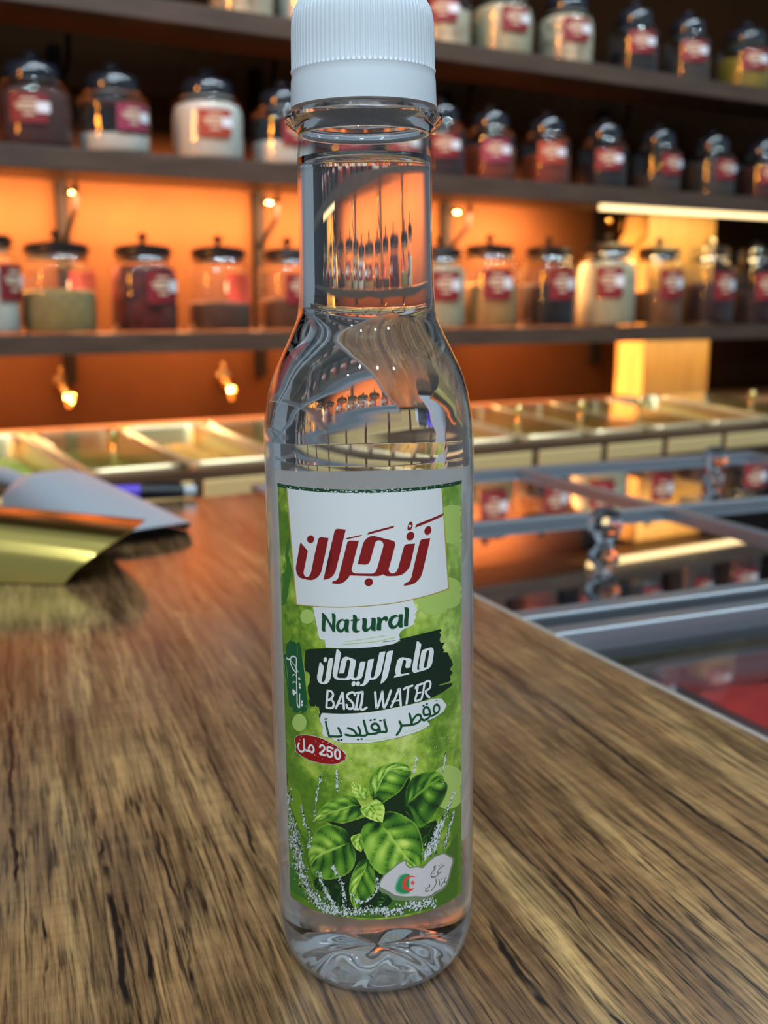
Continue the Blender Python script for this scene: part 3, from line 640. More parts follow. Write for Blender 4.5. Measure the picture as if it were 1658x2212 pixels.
# ------------------------------------------------------------------ the bottle
TILT = -0.0127
bot = thing('water_bottle', 'clear plastic bottle of basil water with white ribbed cap and green front label', 'bottle', (0, 0, 0.0003))
bot.rotation_euler = (0, TILT, 0)
M_cap = pbr('white ribbed plastic', (0.76, 0.82, 0.88), 0.3, spec=0.45)
M_pet = thin_clear('clear bottle plastic', (0.985, 0.99, 0.99), 1.57, 0.02, 1.0)
M_lit_base, _nt, _out = new_mat('hazy base plastic with painted light')  # white haze mixed into the clear base to imitate gathered light
_tr = N(_nt, 'ShaderNodeBsdfTransparent'); _df = N(_nt, 'ShaderNodeBsdfDiffuse'); _df.inputs[0].default_value = (0.9, 0.94, 0.98, 1)
_tl = N(_nt, 'ShaderNodeBsdfTranslucent'); _tl.inputs[0].default_value = (0.9, 0.94, 0.98, 1); _gl = N(_nt, 'ShaderNodeBsdfAnisotropic'); _gl.inputs['Roughness'].default_value = 0.05
_a = N(_nt, 'ShaderNodeMixShader'); _a.inputs[0].default_value = 0.5; L(_nt, _df.outputs[0], _a.inputs[1]); L(_nt, _tl.outputs[0], _a.inputs[2])
_b = N(_nt, 'ShaderNodeMixShader'); _b.inputs[0].default_value = 0.24; L(_nt, _tr.outputs[0], _b.inputs[1]); L(_nt, _a.outputs[0], _b.inputs[2])
_lw = N(_nt, 'ShaderNodeLayerWeight'); _lw.inputs[0].default_value = 0.12
_c = N(_nt, 'ShaderNodeMixShader'); L(_nt, _lw.outputs['Facing'], _c.inputs[0]); L(_nt, _b.outputs[0], _c.inputs[1]); L(_nt, _gl.outputs[0], _c.inputs[2]); L(_nt, _c.outputs[0], _out.inputs[0])
M_ring = solid_glass('moulded clear plastic', (0.97, 0.98, 1.0), 1.5)
M_water = solid_glass('clear water', (0.985, 0.992, 0.997), 1.36)
# cap
NR = 90
def capr(r, z, a):
    if 0.2128 < z < 0.2262: return r*(1+0.011*max(-0.6, min(1.0, 1.6*math.cos(NR*a))))
    return r
bm = bmesh.new()
lathe(bm, [(0.0142, 0.2052), (0.01625, 0.2052), (0.0162, 0.2060), (0.01605, 0.2108), (0.01585, 0.2120), (0.01600, 0.2126), (0.01590, 0.2129), (0.01575, 0.2134), (0.01568, 0.2180), (0.01560, 0.2215), (0.01545, 0.2238), (0.01500, 0.2257), (0.0143, 0.2271), (0.0130, 0.2282), (0.0112, 0.2288), (0.0, 0.2290)], NR*6, capr)
link('cap', bm, M_cap, bot)
# body shell
BODY = [(0.0148, 0.1995), (0.0149, 0.1965), (0.01515, 0.1935), (0.0152, 0.1850), (0.0153, 0.1750), (0.0154, 0.1680), (0.0156, 0.1640), (0.0159, 0.1606), (0.0167, 0.1580), (0.0182, 0.1547), (0.0198, 0.1515), (0.0213, 0.1483), (0.0223, 0.1457), (0.0232, 0.1426), (0.0240, 0.1381), (0.0244, 0.1350), (0.0246, 0.1284), (0.0246, 0.1240), (0.0246, 0.08), (0.0246, 0.04), (0.0246, 0.0165), (0.0245, 0.0125), (0.0240, 0.0085), (0.0228, 0.0045), (0.0210, 0.0016), (0.0188, 0.0002), (0.0170, 0.0004), (0.0140, 0.0022), (0.0090, 0.0042), (0.0, 0.0050)]
def wav(r, z, a):
    if z > 0.163: return r*(1+0.0035*noise.noise(Vector((math.sin(a)*9, math.cos(a)*9, z*22)))+0.002*noise.noise(Vector((math.sin(a)*26, math.cos(a)*26, z*30))))
    if z > 0.125: return r*(1+0.002*noise.noise(Vector((math.sin(a)*5, math.cos(a)*5, z*40))))
    return r
def resample(prof, step):
    out = [prof[0]]
    P = [Vector((r, z)) for r, z in prof]
    n = max(8, int(sum((b-a).length for a, b in zip(P, P[1:]))/step))
    return [(max(0, v.x), v.y) for v in cat_rom(P, n)]
prof = resample(BODY, 0.0016); prof[-1] = (0.0, prof[-1][1])
def petal(r, z, a): return wav(r, z, a)
bm = bmesh.new(); lathe(bm, prof, 128, petal)
for f in bm.faces:
    zc = f.calc_center_median().z
    if zc < 0.0150: f.material_index = 1
link('body', bm, [M_pet, M_lit_base], bot)
# flange below the cap
bm = bmesh.new()
lathe(bm, [(0.0147, 0.1996), (0.0152, 0.2004), (0.0162, 0.2011), (0.0173, 0.2018), (0.0177, 0.2026), (0.0175, 0.2034), (0.0166, 0.2040), (0.0155, 0.2047), (0.0147, 0.2050), (0.0138, 0.2050), (0.0138, 0.1996)], 96, close=True)
link('neck_ring', bm, M_ring, bot)
# water
WL = 0.1942
wp = [(max(r-0.00035, 0), z) for r, z in prof if z < WL-0.0008 and r > 1e-5]
bm = bmesh.new()
base_i = [i for i, (r, z) in enumerate(wp) if z < 0.006]
def wrf(r, z, a):
    k = wav(r, z, a)
    return k
wprof = [(0, WL-0.0006), (0.0120, WL-0.0006), (0.0143, WL-0.0001), (0.0149, WL+0.0004)] + wp
wprof = [(r, z+(0.0006 if z < 0.02 and r > 0 else 0)) for r, z in wprof] + [(0.0, 0.0058)]
lathe(bm, wprof, 128, wrf)
for v in bm.verts:
    rr = math.hypot(v.co.x, v.co.y); 
    if v.co.z < 0.0075 and rr < 0.0195:
        a = math.atan2(v.co.y, v.co.x)
        k = math.sin(PI*min(1, rr/0.0195))
        v.co.z += k*(0.0006*math.cos(5*a)+0.0005*noise.noise(Vector((v.co.x*260, v.co.y*260, 3)))+0.0010)
link('water', bm, M_water, bot)
# labels
RL = 0.02475
def attr_mat(name, rough=0.38, spec=0.35):
    m, nt, out = new_mat(name)
    b = N(nt, 'ShaderNodeBsdfPrincipled'); L(nt, b.outputs[0], out.inputs[0]); b.inputs['Roughness'].default_value = rough; b.inputs['Specular IOR Level'].default_value = spec
    a = N(nt, 'ShaderNodeVertexColor', layer_name='print'); L(nt, a.outputs['Color'], b.inputs['Base Color']); return m
M_print = attr_mat('printed label paper')
M_paper, _nt, _out = new_mat('white label backing')
_d = N(_nt, 'ShaderNodeBsdfDiffuse'); _d.inputs[0].default_value = (0.94, 0.95, 0.96, 1); _t = N(_nt, 'ShaderNodeBsdfTranslucent'); _t.inputs[0].default_value = (0.94, 0.95, 0.96, 1)
_m = N(_nt, 'ShaderNodeMixShader'); _m.inputs[0].default_value = 0.6; L(_nt, _d.outputs[0], _m.inputs[1]); L(_nt, _t.outputs[0], _m.inputs[2]); L(_nt, _m.outputs[0], _out.inputs[0])
GA = (1.75, 1.42, 1.22)                 # printed ink reflectance against the cool room light
def ink(rgb): return tuple(min(0.92, v*g) for v, g in zip(lin(rgb), GA))
INK = {'white': (0.84, 0.85, 0.86), 'txt': (0.88, 0.88, 0.88), 'gold': ink((150, 140, 70)), 'red': ink((112, 24, 28)), 'red2': ink((125, 20, 22)), 'dkgreen': ink((14, 68, 42)), 'black': ink((16, 38, 30)), 'sgreen': ink((16, 80, 48)), 'streak': ink((165, 205, 150)),
 'cloud': ink((172, 182, 196)), 'cloud2': ink((96, 122, 96)), 'fgreen': ink((30, 130, 88)), 'fgreen2': ink((105, 160, 140)), 'fred': ink((205, 66, 58)), 'ink': ink((50, 78, 62)), 'disc': ink((142, 180, 100)), 'dkleaf': ink((48, 104, 38)), 'dkleaf2': ink((92, 136, 36)), 'dkgrd': ink((58, 100, 34)), 'core': ink((16, 40, 22))}
SHAPES = [
('p','gold',2,[[-2051,12328,1763,12250,1992,9922,1192,9858,568,9793,-13,9750,-597,9707,-1233,9669,-1826,9622]],0),
('p','white',3,[[-2013,12338,1739,12262,1947,9949,1192,9879,568,9814,-13,9771,-597,9728,-1232,9690,-1791,9650]],0),
('p','white',1.6,[[-1336,9712,-1290,9476,-1244,9271,-1220,9168,-1206,9033,-1168,8947,-1101,8925,-1045,8944,-1034,8857,-1023,8758,-616,8777,-318,8791,147,8826,528,8872,573,8898,678,8949,643,9058,681,9145,772,9196,896,9227,1008,9274,986,9337,1051,9419,1026,9497,1085,9595,996,9756,965,9909,-11,9897,-594,9855]],0),
('k','streak',4,[[-618,8876,-270,8920,138,8960,535,9026]],0.199),
('k','streak',4,[[-546,8940,3,9036,330,9081]],0.114),
('k','dkgreen',5,[[287,8936,549,8951]],0.085),
('p','sgreen',3,[[-2214,8599,-2149,8677,-2031,8762,-1978,8724,-1911,8756,-1886,8743,-1849,8715,-1830,8719,-1810,8750,-1785,8764,-1744,8754,-1699,8532,-1622,8103,-1572,7576,-1561,7218,-1585,7177,-1716,7088,-1751,7098,-1774,7143,-1825,7112,-1851,7087,-1903,7060,-1997,7040,-2037,7075,-2048,7159,-2143,7133,-2179,7174,-2223,7509,-2282,7903,-2352,8294,-2324,8346,-2240,8403]],0),
('k','streak',4,[[-2262,8271,-2247,8103,-2204,7878,-2192,7673]],0.078),
('k','streak',4,[[-1818,8722,-1816,8553,-1830,8399]],0.061),
('p','black',4,[[-1562,8617,-1459,8666,-991,8749,-318,8791,147,8826,528,8872,678,8919,649,8976,1186,9031,1705,9049,1732,9007,1672,8966,1712,8906,1684,8841,1675,8772,1731,8717,1847,8711,1780,8651,1763,8587,1821,8519,1763,8488,1920,8449,1996,8322,2057,8244,2120,8112,1996,8034,2071,7958,2110,7916,1995,7862,2032,7773,1963,7741,1768,7746,1592,7731,1768,7715,2056,7691,2080,7625,1940,7590,1726,7537,1419,7481,1107,7448,541,7400,-50,7321,-647,7251,-1163,7205,-1222,7082,-1242,7117,-1211,7216,-1236,7346,-1464,7319,-1506,7411,-1477,7485,-1526,7626,-1525,7782,-1473,7869,-1453,8028,-1495,8107,-1591,8120,-1612,8293,-1582,8484]],0),
('p','white',5,[[-1174,7184,-1129,7213,-647,7251,-50,7312,541,7391,1107,7438,1530,7448,1725,7402,1885,7203,1799,7077,1490,6986,1295,6966,1386,6852,1169,6772,842,6718,413,6657,-61,6593,-661,6565,-865,6586,-912,6651,-1077,6643,-1160,6698,-1138,6884,-1220,7020]],0),
('k','streak',6,[[740,6783,948,6809,1246,6848]],0.145),
('k','streak',6,[[-150,6661,131,6676,396,6708]],0.145),
('p','white',3,[[-2009,6377,-1978,6444,-1892,6512,-1751,6564,-1591,6603,-1401,6619,-1204,6609,-1018,6561,-840,6486,-677,6389,-591,6299,-573,6235,-602,6167,-684,6103,-801,6039,-940,6002,-1125,5985,-1319,5982,-1525,5990,-1752,6021,-1939,6070,-2001,6119,-1964,6204,-1988,6268]],0),
('p','red2',4,[[-1993,6382,-1965,6443,-1886,6505,-1751,6554,-1592,6592,-1401,6608,-1204,6598,-1018,6551,-840,6476,-685,6381,-602,6293,-586,6234,-613,6171,-691,6111,-805,6049,-940,6013,-1125,5996,-1319,5994,-1525,6000,-1747,6033,-1928,6080,-1985,6126,-1949,6208,-1972,6273]],0),
('k','txt',5,[[-1841,6336,-1876,6282,-1884,6235,-1861,6179,-1820,6146,-1766,6145,-1719,6169,-1688,6225,-1683,6350,-1685,6469]],0.487),
('k','txt',5,[[-1687,6243,-1637,6216,-1549,6224,-1548,6277,-1525,6327,-1492,6365,-1450,6370,-1414,6342,-1398,6293,-1412,6237,-1444,6211,-1486,6212,-1539,6227]],0.487),
('k','txt',5,[[-1229,6375,-1214,6409,-1180,6431,-1142,6426,-1112,6396,-1116,6348,-1145,6303,-1234,6217,-1166,6212,-1091,6203]],0.487),
('k','txt',5,[[-904,6398,-1021,6413,-1033,6322,-987,6329,-942,6310,-923,6265,-935,6215,-972,6189,-1008,6195,-1048,6245]],0.487),
('k','txt',5,[[-789,6387,-829,6364,-848,6301,-845,6232,-820,6178,-781,6168,-745,6196,-731,6254,-737,6323,-755,6369,-789,6387]],0.487),
('p','red',5,[[-1639,11058,-1624,11073,-1601,11076,-1580,11061,-1424,10924,-1468,10754,-1550,10452,-1563,10416,-1552,10377,-1524,10340,-1475,10322,-1419,10340,-1383,10381,-1361,10418,-1339,10478,-1249,10835,-1142,11206,-1123,11239,-1091,11258,-1060,11264,-890,11258,-970,10927,-1079,10511,-1099,10463,-1132,10409,-1185,10352,-1238,10316,-1291,10289,-1359,10270,-1428,10267,-1512,10270,-1659,10281,-1705,10303,-1742,10338,-1772,10391,-1788,10470,-1783,10517,-1756,10613]],0),
('p','red',5,[[-1247,11191,-1258,11163,-1276,11139,-1301,11120,-1329,11109,-1359,11106,-1387,11111,-1410,11125,-1426,11146,-1434,11172,-1432,11200,-1420,11227,-1401,11252,-1375,11271,-1346,11283,-1317,11285,-1290,11280,-1267,11265,-1252,11244,-1245,11219]],0),
('p','red',5,[[-751,11400,-739,11434,-721,11457,-698,11469,-675,11474,-584,11472,-494,11463,-604,11038,-735,10548,-760,10490,-790,10443,-826,10404,-875,10366,-924,10342,-973,10326,-1037,10313,-900,10842]],0),
('p','red',5,[[-472,11154,-464,11183,-449,11203,-421,11220,-387,11225,-211,11220,-293,10912,-376,10608,-383,10568,-372,10538,-350,10513,-323,10499,-279,10493,-114,10491,-11,10489,44,10488,82,10493,115,10509,143,10534,168,10578,183,10629,315,11083,321,11122,314,11161,294,11195,267,11216,229,11228,196,11226,163,11209,143,11180,132,11145,26,10778,13,10747,-7,10720,-35,10703,-68,10693,-117,10695,-247,10702,-189,10913,-131,11126,-108,11187,-80,11231,-36,11276,8,11303,34,11319,78,11324,127,11322,181,11308,361,11254,532,11201,555,11186,571,11159,579,11131,573,11092,500,10828,427,10585,427,10551,441,10514,468,10486,507,10474,547,10476,581,10494,609,10522,638,10582,704,10814,763,11022,775,11055,799,11085,834,11101,875,11103,1036,11099,980,10879,918,10637,894,10583,864,10541,816,10494,758,10452,700,10427,642,10415,585,10413,428,10419,373,10426,334,10443,302,10469,263,10449,207,10434,131,10430,-12,10437,-121,10442,-424,10447,-459,10391,-505,10339,-562,10289,-632,10254,-701,10241,-832,10247,-823,10282,-793,10301,-740,10316,-705,10346,-681,10387,-575,10770]],0),
('p','red',5,[[76,10329,81,10302,76,10275,63,10250,43,10230,17,10216,-11,10210,-39,10213,-65,10224,-85,10243,-98,10266,-102,10293,-97,10321,-84,10346,-64,10366,-38,10380,-10,10386,18,10383,44,10372,64,10353]],0),
('p','red',5,[[-490,11250,-484,11271,-470,11279,-154,11353,-141,11348,-148,11332,-298,11292]],0),
('p','red',5,[[-27,11354,-17,11383,3,11403,36,11416,298,11479,562,11535,553,11511,536,11493,508,11484,221,11418]],0),
('p','red',5,[[1042,11457,1054,11492,1077,11519,1114,11535,1437,11611,1812,11690,1791,11653,1768,11633,1737,11620,1396,11541]],0),
('p','red',5,[[858,11440,863,11489,883,11544,907,11586,939,11602,965,11585,980,11546,980,11502,965,11453,937,11416,901,11408,872,11416]],0),
('p','txt',6,[[946,11497,945,11488,940,11480,934,11475,926,11471,917,11470,909,11473,901,11477,895,11484,891,11493,889,11502,891,11511,895,11518,901,11524,909,11528,918,11528,927,11526,934,11521,941,11515,945,11506]],0),
('p','red',5,[[1002,11228,982,11205,955,11190,926,11182,897,11184,871,11195,850,11214,837,11239,832,11268,836,11298,849,11326,869,11349,895,11365,924,11373,953,11371,979,11360,1001,11341,1015,11315,1020,11286,1016,11256]],0),
('p','red',5,[[1441,11318,1422,11293,1398,11273,1370,11262,1341,11260,1314,11267,1292,11283,1276,11306,1268,11334,1269,11364,1279,11393,1297,11419,1320,11438,1348,11449,1377,11452,1404,11444,1428,11428,1444,11405,1452,11377,1451,11347]],0),
('p','red',5,[[1141,11088,1154,11129,1173,11158,1211,11179,1262,11182,1421,11176,1325,10829,1212,10434,1180,10358,1141,10306,1091,10255,1041,10221,980,10197,920,10186,849,10179,763,10179,770,10207,785,10228,826,10241,873,10259,903,10282,927,10319,945,10362,1046,10748]],0),
('p','dkgreen',5,[[-1095,9556,-1064,9552,-1027,9528,-983,9483,-918,9391,-853,9291,-843,9412,-848,9510,-851,9568,-818,9568,-782,9553,-764,9524,-762,9475,-772,9333,-784,9139,-820,9139,-856,9168,-920,9292,-999,9414,-1009,9311,-1023,9211,-1014,9131,-1068,9130,-1106,9145,-1113,9187,-1108,9258,-1091,9401]],0),
('p','dkgreen',5,[[-453,9439,-462,9352,-477,9267,-465,9152,-521,9157,-556,9169,-564,9214,-590,9177,-626,9149,-669,9140,-719,9161,-754,9208,-762,9278,-751,9335,-713,9401,-663,9439,-606,9454,-550,9436,-529,9454,-480,9452],[-555,9390,-586,9416,-621,9414,-657,9384,-682,9326,-688,9269,-672,9221,-639,9209,-611,9225,-581,9276]],0),
('p','dkgreen',5,[[-375,9561,-327,9559,-293,9542,-283,9512,-274,9463,-213,9464,-223,9436,-275,9421,-290,9358,-294,9273,-287,9217,-265,9197,-214,9202,-238,9173,-280,9157,-321,9156,-362,9170,-388,9207,-390,9257,-373,9418,-426,9416,-411,9445,-367,9456]],0),
('p','dkgreen',5,[[-165,9485,-111,9488,-78,9478,-61,9450,-61,9401,-70,9345,-77,9282,-61,9247,-20,9261,14,9317,33,9386,34,9491,91,9493,129,9471,130,9370,122,9272,125,9195,67,9197,26,9216,11,9254,-21,9212,-62,9180,-103,9174,-150,9194,-172,9240,-171,9303,-160,9373]],0),
('p','dkgreen',5,[[159,9502,213,9503,240,9485,253,9461,294,9504,349,9518,389,9499,403,9463,388,9422,354,9392,334,9425,300,9434,270,9414,249,9352,243,9205,182,9200,145,9223,147,9314,165,9411]],0),
('p','dkgreen',5,[[738,9528,730,9445,722,9347,730,9238,671,9235,633,9257,622,9286,580,9238,517,9217,455,9231,410,9288,397,9365,416,9448,472,9511,555,9537,618,9518,649,9487,646,9543,702,9541],[641,9481,596,9492,547,9474,501,9422,487,9353,508,9302,552,9289,602,9330,630,9398]],0),
('p','dkgreen',5,[[775,9688,839,9677,871,9657,879,9612,874,9514,858,9389,853,9253,792,9247,756,9273,762,9399,785,9551]],0),
('p','txt',5,[[-1185,8386,-1176,8399,-1161,8400,-1142,8388,-1069,8309,-1103,8147,-1138,7992,-1138,7970,-1127,7950,-1106,7944,-1082,7959,-1062,7986,-1050,8015,-959,8475,-946,8504,-923,8526,-888,8533,-837,8527,-876,8297,-922,8048,-941,8001,-971,7953,-1014,7917,-1068,7899,-1153,7895,-1202,7907,-1238,7944,-1256,7991,-1258,8058]],0),
('p','txt',5,[[-993,8477,-998,8458,-1008,8441,-1020,8428,-1034,8420,-1048,8417,-1061,8420,-1072,8428,-1080,8442,-1083,8459,-1082,8477,-1077,8496,-1068,8513,-1055,8526,-1041,8535,-1027,8538,-1014,8534,-1003,8526,-996,8512,-992,8495]],0),
('p','txt',5,[[-761,8732,-753,8751,-736,8754,-714,8741,-654,8669,-705,8401,-755,8143,-756,8115,-745,8094,-717,8085,-573,8093,-540,8110,-518,8144,-506,8183,-453,8450,-452,8489,-465,8519,-489,8531,-513,8522,-531,8490,-539,8451,-587,8239,-598,8211,-621,8197,-709,8191,-690,8314,-659,8471,-647,8505,-624,8545,-597,8572,-547,8592,-504,8588,-424,8564,-339,8534,-320,8510,-319,8478,-354,8301,-384,8151,-378,8121,-352,8108,-325,8114,-303,8143,-292,8182,-240,8436,-229,8467,-210,8488,-186,8495,-105,8492,-147,8294,-181,8156,-208,8106,-257,8070,-337,8053,-395,8054,-449,8076,-498,8051,-607,8037,-696,8035,-763,8039,-808,8055,-841,8090,-861,8132,-864,8187]],0),
('p','txt',5,[[-342,7962,-349,7943,-360,7928,-373,7917,-388,7911,-402,7911,-414,7917,-424,7929,-430,7944,-432,7963,-429,7982,-421,8000,-410,8016,-397,8027,-383,8033,-369,8032,-356,8026,-346,8015,-340,7999,-339,7981]],0),
('p','txt',5,[[-241,7969,-247,7951,-257,7936,-270,7925,-284,7919,-298,7919,-310,7924,-321,7935,-328,7950,-330,7967,-328,7986,-322,8004,-312,8019,-300,8030,-286,8036,-272,8036,-259,8031,-249,8020,-242,8005,-239,7988]],0),
('p','txt',5,[[-60,8492,-52,8519,-33,8539,-1,8547,80,8552,38,8359,-1,8178,0,8142,13,8120,34,8112,61,8128,83,8166,190,8656,201,8689,222,8706,254,8710,333,8712,288,8488,237,8271,221,8222,194,8173,151,8120,98,8077,55,8071,-30,8063,-51,8024,-83,7980,-132,7942,-179,7922,-245,7921,-237,7949,-219,7960,-189,7974,-162,8013,-143,8074]],0),
('p','txt',5,[[359,8664,370,8691,391,8710,423,8717,507,8722,452,8456,390,8185,373,8131,352,8088,308,8030,265,7990,210,7972]],0),
('p','txt',5,[[869,8173,869,8135,743,8120,521,8093,510,8107,524,8133,567,8154,548,8195,541,8239,547,8283,587,8456,598,8485,620,8513,670,8541,703,8548,747,8543,904,8492,924,8475,928,8450,896,8292,856,8286,811,8281,789,8291,778,8320,784,8358,799,8433,793,8462,768,8487,746,8486,727,8466,715,8426,666,8222,666,8195,682,8165,710,8159]],0),
('p','txt',5,[[1055,8851,1064,8872,1083,8874,1107,8860,1170,8790,1164,8747,1111,8501,1064,8282,1064,8212,1123,8200,1112,8236,1110,8291,1169,8603,1181,8634,1205,8652,1261,8663,1400,8674,1446,8666,1479,8638,1498,8589,1502,8533,1457,8308,1437,8256,1397,8213,1333,8181,1208,8166,1063,8154,993,8150,964,8167,945,8194,936,8228,942,8294],[1295,8560,1310,8599,1336,8619,1361,8617,1376,8590,1374,8552,1314,8268,1295,8232,1270,8220,1245,8227,1231,8255,1233,8293]],0),
('k','txt',5,[[-996,7746,-1018,7554,-1037,7361]],0.532),
('k','txt',5,[[-995,7757,-923,7755,-873,7716,-869,7654,-919,7575,-989,7533]],0.532),
('k','txt',5,[[-928,7562,-869,7515,-854,7443,-881,7377,-958,7351,-1040,7356]],0.532),
('k','txt',5,[[-805,7369,-735,7521,-643,7750]],0.532),
('k','txt',5,[[-640,7750,-625,7563,-615,7371]],0.532),
('k','txt',5,[[-361,7710,-368,7756,-415,7770,-487,7745,-537,7684,-514,7621,-435,7551,-397,7480,-414,7410,-470,7381,-534,7403,-552,7471]],0.532),
('k','txt',5,[[-274,7754,-309,7565,-343,7384]],0.532),
('k','txt',5,[[-313,7764,-258,7771]],0.532),
('k','txt',5,[[-383,7379,-288,7382]],0.532),
('k','txt',5,[[-183,7788,-207,7568,-236,7390,-155,7385,-104,7422]],0.532),
('k','txt',5,[[-242,7776,-183,7788]],0.532),
('k','txt',5,[[92,7779,102,7599,126,7402,206,7612,252,7789]],0.532),
('k','txt',5,[[252,7789,261,7609,285,7411,378,7602,441,7801]],0.532),
('k','txt',5,[[443,7420,537,7605,633,7825,650,7643,664,7432]],0.532),
('k','txt',5,[[741,7800,791,7831,942,7857]],0.532),
('k','txt',5,[[846,7833,824,7639,799,7458]],0.532),
('k','txt',5,[[1022,7791,1062,7842,1195,7866]],0.532),
('k','txt',5,[[1074,7832,1048,7655,1012,7488,1157,7505]],0.532),
('k','txt',5,[[1250,7881,1212,7677,1166,7512]],0.532),
('k','txt',5,[[1250,7876,1343,7899,1405,7846,1383,7727,1276,7665,1322,7557,1374,7505]],0.532),
('k','txt',5,[[-758,7483,-629,7501]],0.387),
('k','txt',5,[[465,7546,649,7552]],0.387),
('k','txt',5,[[1055,7657,1149,7671]],0.387),
('k','dkgreen',6,[[1434,7051,1527,7071,1619,7102,1654,7178,1631,7253,1562,7293,1505,7259,1487,7179,1527,7105]],0.542),
('k','dkgreen',6,[[1237,6990,1331,7017,1391,7079,1374,7195,1332,7274,1259,7296,1218,7245,1217,7161,1258,7107,1342,7108]],0.542),
('k','dkgreen',6,[[862,7208,889,7115,915,6972]],0.542),
('k','dkgreen',6,[[705,6951,911,6941,1066,6966,1146,7035,1142,7110,1087,7154,1018,7132,940,7042,915,6972]],0.542),
('k','dkgreen',6,[[629,7053,672,6959,640,6851,566,6748]],0.542),
('k','dkgreen',6,[[1146,7054,1216,6994]],0.542),
('k','dkgreen',6,[[291,7081,319,6954,327,6842,203,6846,89,6813]],0.542),
('k','dkgreen',6,[[178,6943,116,6886,38,6906,-2,6975,40,7036,110,7038,156,6981,177,6869,89,6807]],0.542),
('k','dkgreen',6,[[-169,7114,-131,6948,-78,6810,89,6813]],0.542),
('k','dkgreen',6,[[-295,6963,-253,6835,-289,6769,-360,6757]],0.542),
('k','dkgreen',6,[[-78,6810,-148,6763,-263,6760]],0.542),
('k','dkgreen',6,[[-528,6923,-412,6884,-342,6795,-396,6746,-585,6761]],0.542),
('k','dkgreen',6,[[-754,6903,-704,6806,-705,6716,-972,6680]],0.542),
('k','dkgreen',6,[[-1058,7012,-1027,6840,-982,6678]],0.542),
('k','dkgreen',6,[[189,7112,210,7111]],0.398),
('k','dkgreen',6,[[274,7119,298,7125]],0.398),
('k','dkgreen',6,[[-29,7123,-6,7129]],0.398),
('k','dkgreen',6,[[58,7135,81,7138]],0.398),
('k','dkgreen',6,[[1204,7337,1225,7340]],0.398),
('k','dkgreen',6,[[1291,7361,1316,7363]],0.398),
('k','dkgreen',6,[[-767,6613,-745,6615]],0.398),
('k','dkgreen',6,[[-696,6626,-678,6632]],0.398),
('k','dkgreen',6,[[-312,6666,-291,6670]],0.398),
('k','dkgreen',6,[[-234,6678,-217,6682]],0.398),
('k','dkgreen',6,[[-1096,7086,-1030,7109]],0.145),
('k','dkgreen',6,[[-1085,7062,-1021,7086]],0.145),
('k','dkgreen',6,[[1551,7389,1585,7394,1585,7363]],0.145),
('k','txt',5,[[-2066,8301,-2021,8366,-1939,8398,-1863,8374,-1853,8305,-1870,8140,-1858,8026,-1868,7781,-1870,7563]],0.348),
('k','txt',5,[[-2074,8286,-2054,8187,-1979,8088,-1871,8018]],0.348),
('k','txt',5,[[-1865,7533,-1869,7419,-1868,7283,-1833,7210,-1802,7208,-1788,7257,-1789,7393,-1778,7535]],0.348),
('k','txt',5,[[-2074,8286,-1935,8197,-1801,8055]],0.174),
('k','txt',5,[[-2206,8299,-2177,8273,-2088,8292]],0.383),
('k','txt',5,[[-1986,7924,-1986,7933]],0.383),
('k','txt',5,[[-1994,7755,-1991,7760]],0.383),
('k','txt',5,[[-1992,7945,-1944,7965,-1880,7949]],0.226),
('k','txt',5,[[-1993,7773,-1938,7791,-1881,7778]],0.226),
('p','txt',5,[[-2021,7594,-2000,7609,-1934,7584,-1883,7551,-1884,7524,-1938,7493,-1969,7453,-2007,7457,-2029,7515]],0),
('p','txt',5,[[-1749,7912,-1747,7895,-1755,7879,-1769,7869,-1786,7867,-1801,7873,-1811,7887,-1812,7904,-1805,7920,-1790,7930,-1773,7932,-1758,7926]],0),
('p','txt',5,[[-1740,7779,-1739,7762,-1746,7747,-1760,7736,-1777,7734,-1793,7740,-1802,7754,-1804,7771,-1796,7787,-1782,7797,-1765,7800,-1750,7793]],0),
('p','txt',5,[[-1738,7705,-1737,7688,-1744,7672,-1758,7662,-1775,7659,-1791,7666,-1800,7679,-1802,7696,-1794,7712,-1780,7723,-1763,7725,-1748,7719]],0),
('p','txt',5,[[-1684,7380,-1683,7363,-1690,7347,-1703,7337,-1720,7334,-1735,7341,-1744,7354,-1746,7372,-1738,7388,-1724,7398,-1708,7401,-1693,7394]],0),
('p','txt',5,[[-1687,7303,-1685,7286,-1692,7270,-1706,7259,-1723,7257,-1738,7263,-1747,7277,-1749,7294,-1741,7310,-1727,7321,-1711,7323,-1696,7317]],0),
('p','cloud2',6,[[74,3037,128,3230,226,3385,363,3479,528,3628,655,3677,749,3692,775,3562,856,3489,1010,3487,1177,3418,1306,3535,1512,3617,1735,3611,1854,3554,1980,3445,2149,3321,2126,3194,2041,3028,1979,2867,1880,2705,1749,2641,1557,2625,1426,2576,1269,2553,975,2616,766,2660,564,2694,420,2733,317,2869,175,2935]],0),
('p','cloud',7,[[132,3091,160,3222,252,3363,369,3451,541,3591,654,3645,728,3661,747,3553,828,3462,1010,3452,1169,3385,1321,3492,1512,3575,1735,3571,1826,3525,1940,3432,2073,3316,2062,3220,1979,3067,1929,2915,1823,2756,1695,2704,1508,2698,1394,2650,1239,2654,976,2736,767,2766,592,2809,474,2853,344,2951]],0),
('p','fgreen2',8,[[469,3029,510,3156,544,3250,598,3333,705,3358,827,3329,823,2832,700,2834,606,2856,507,2919]],0),
('p','fgreen',9,[[502,3025,543,3138,577,3217,624,3301,718,3328,824,3316,820,2861,714,2860,620,2889,540,2943]],0),
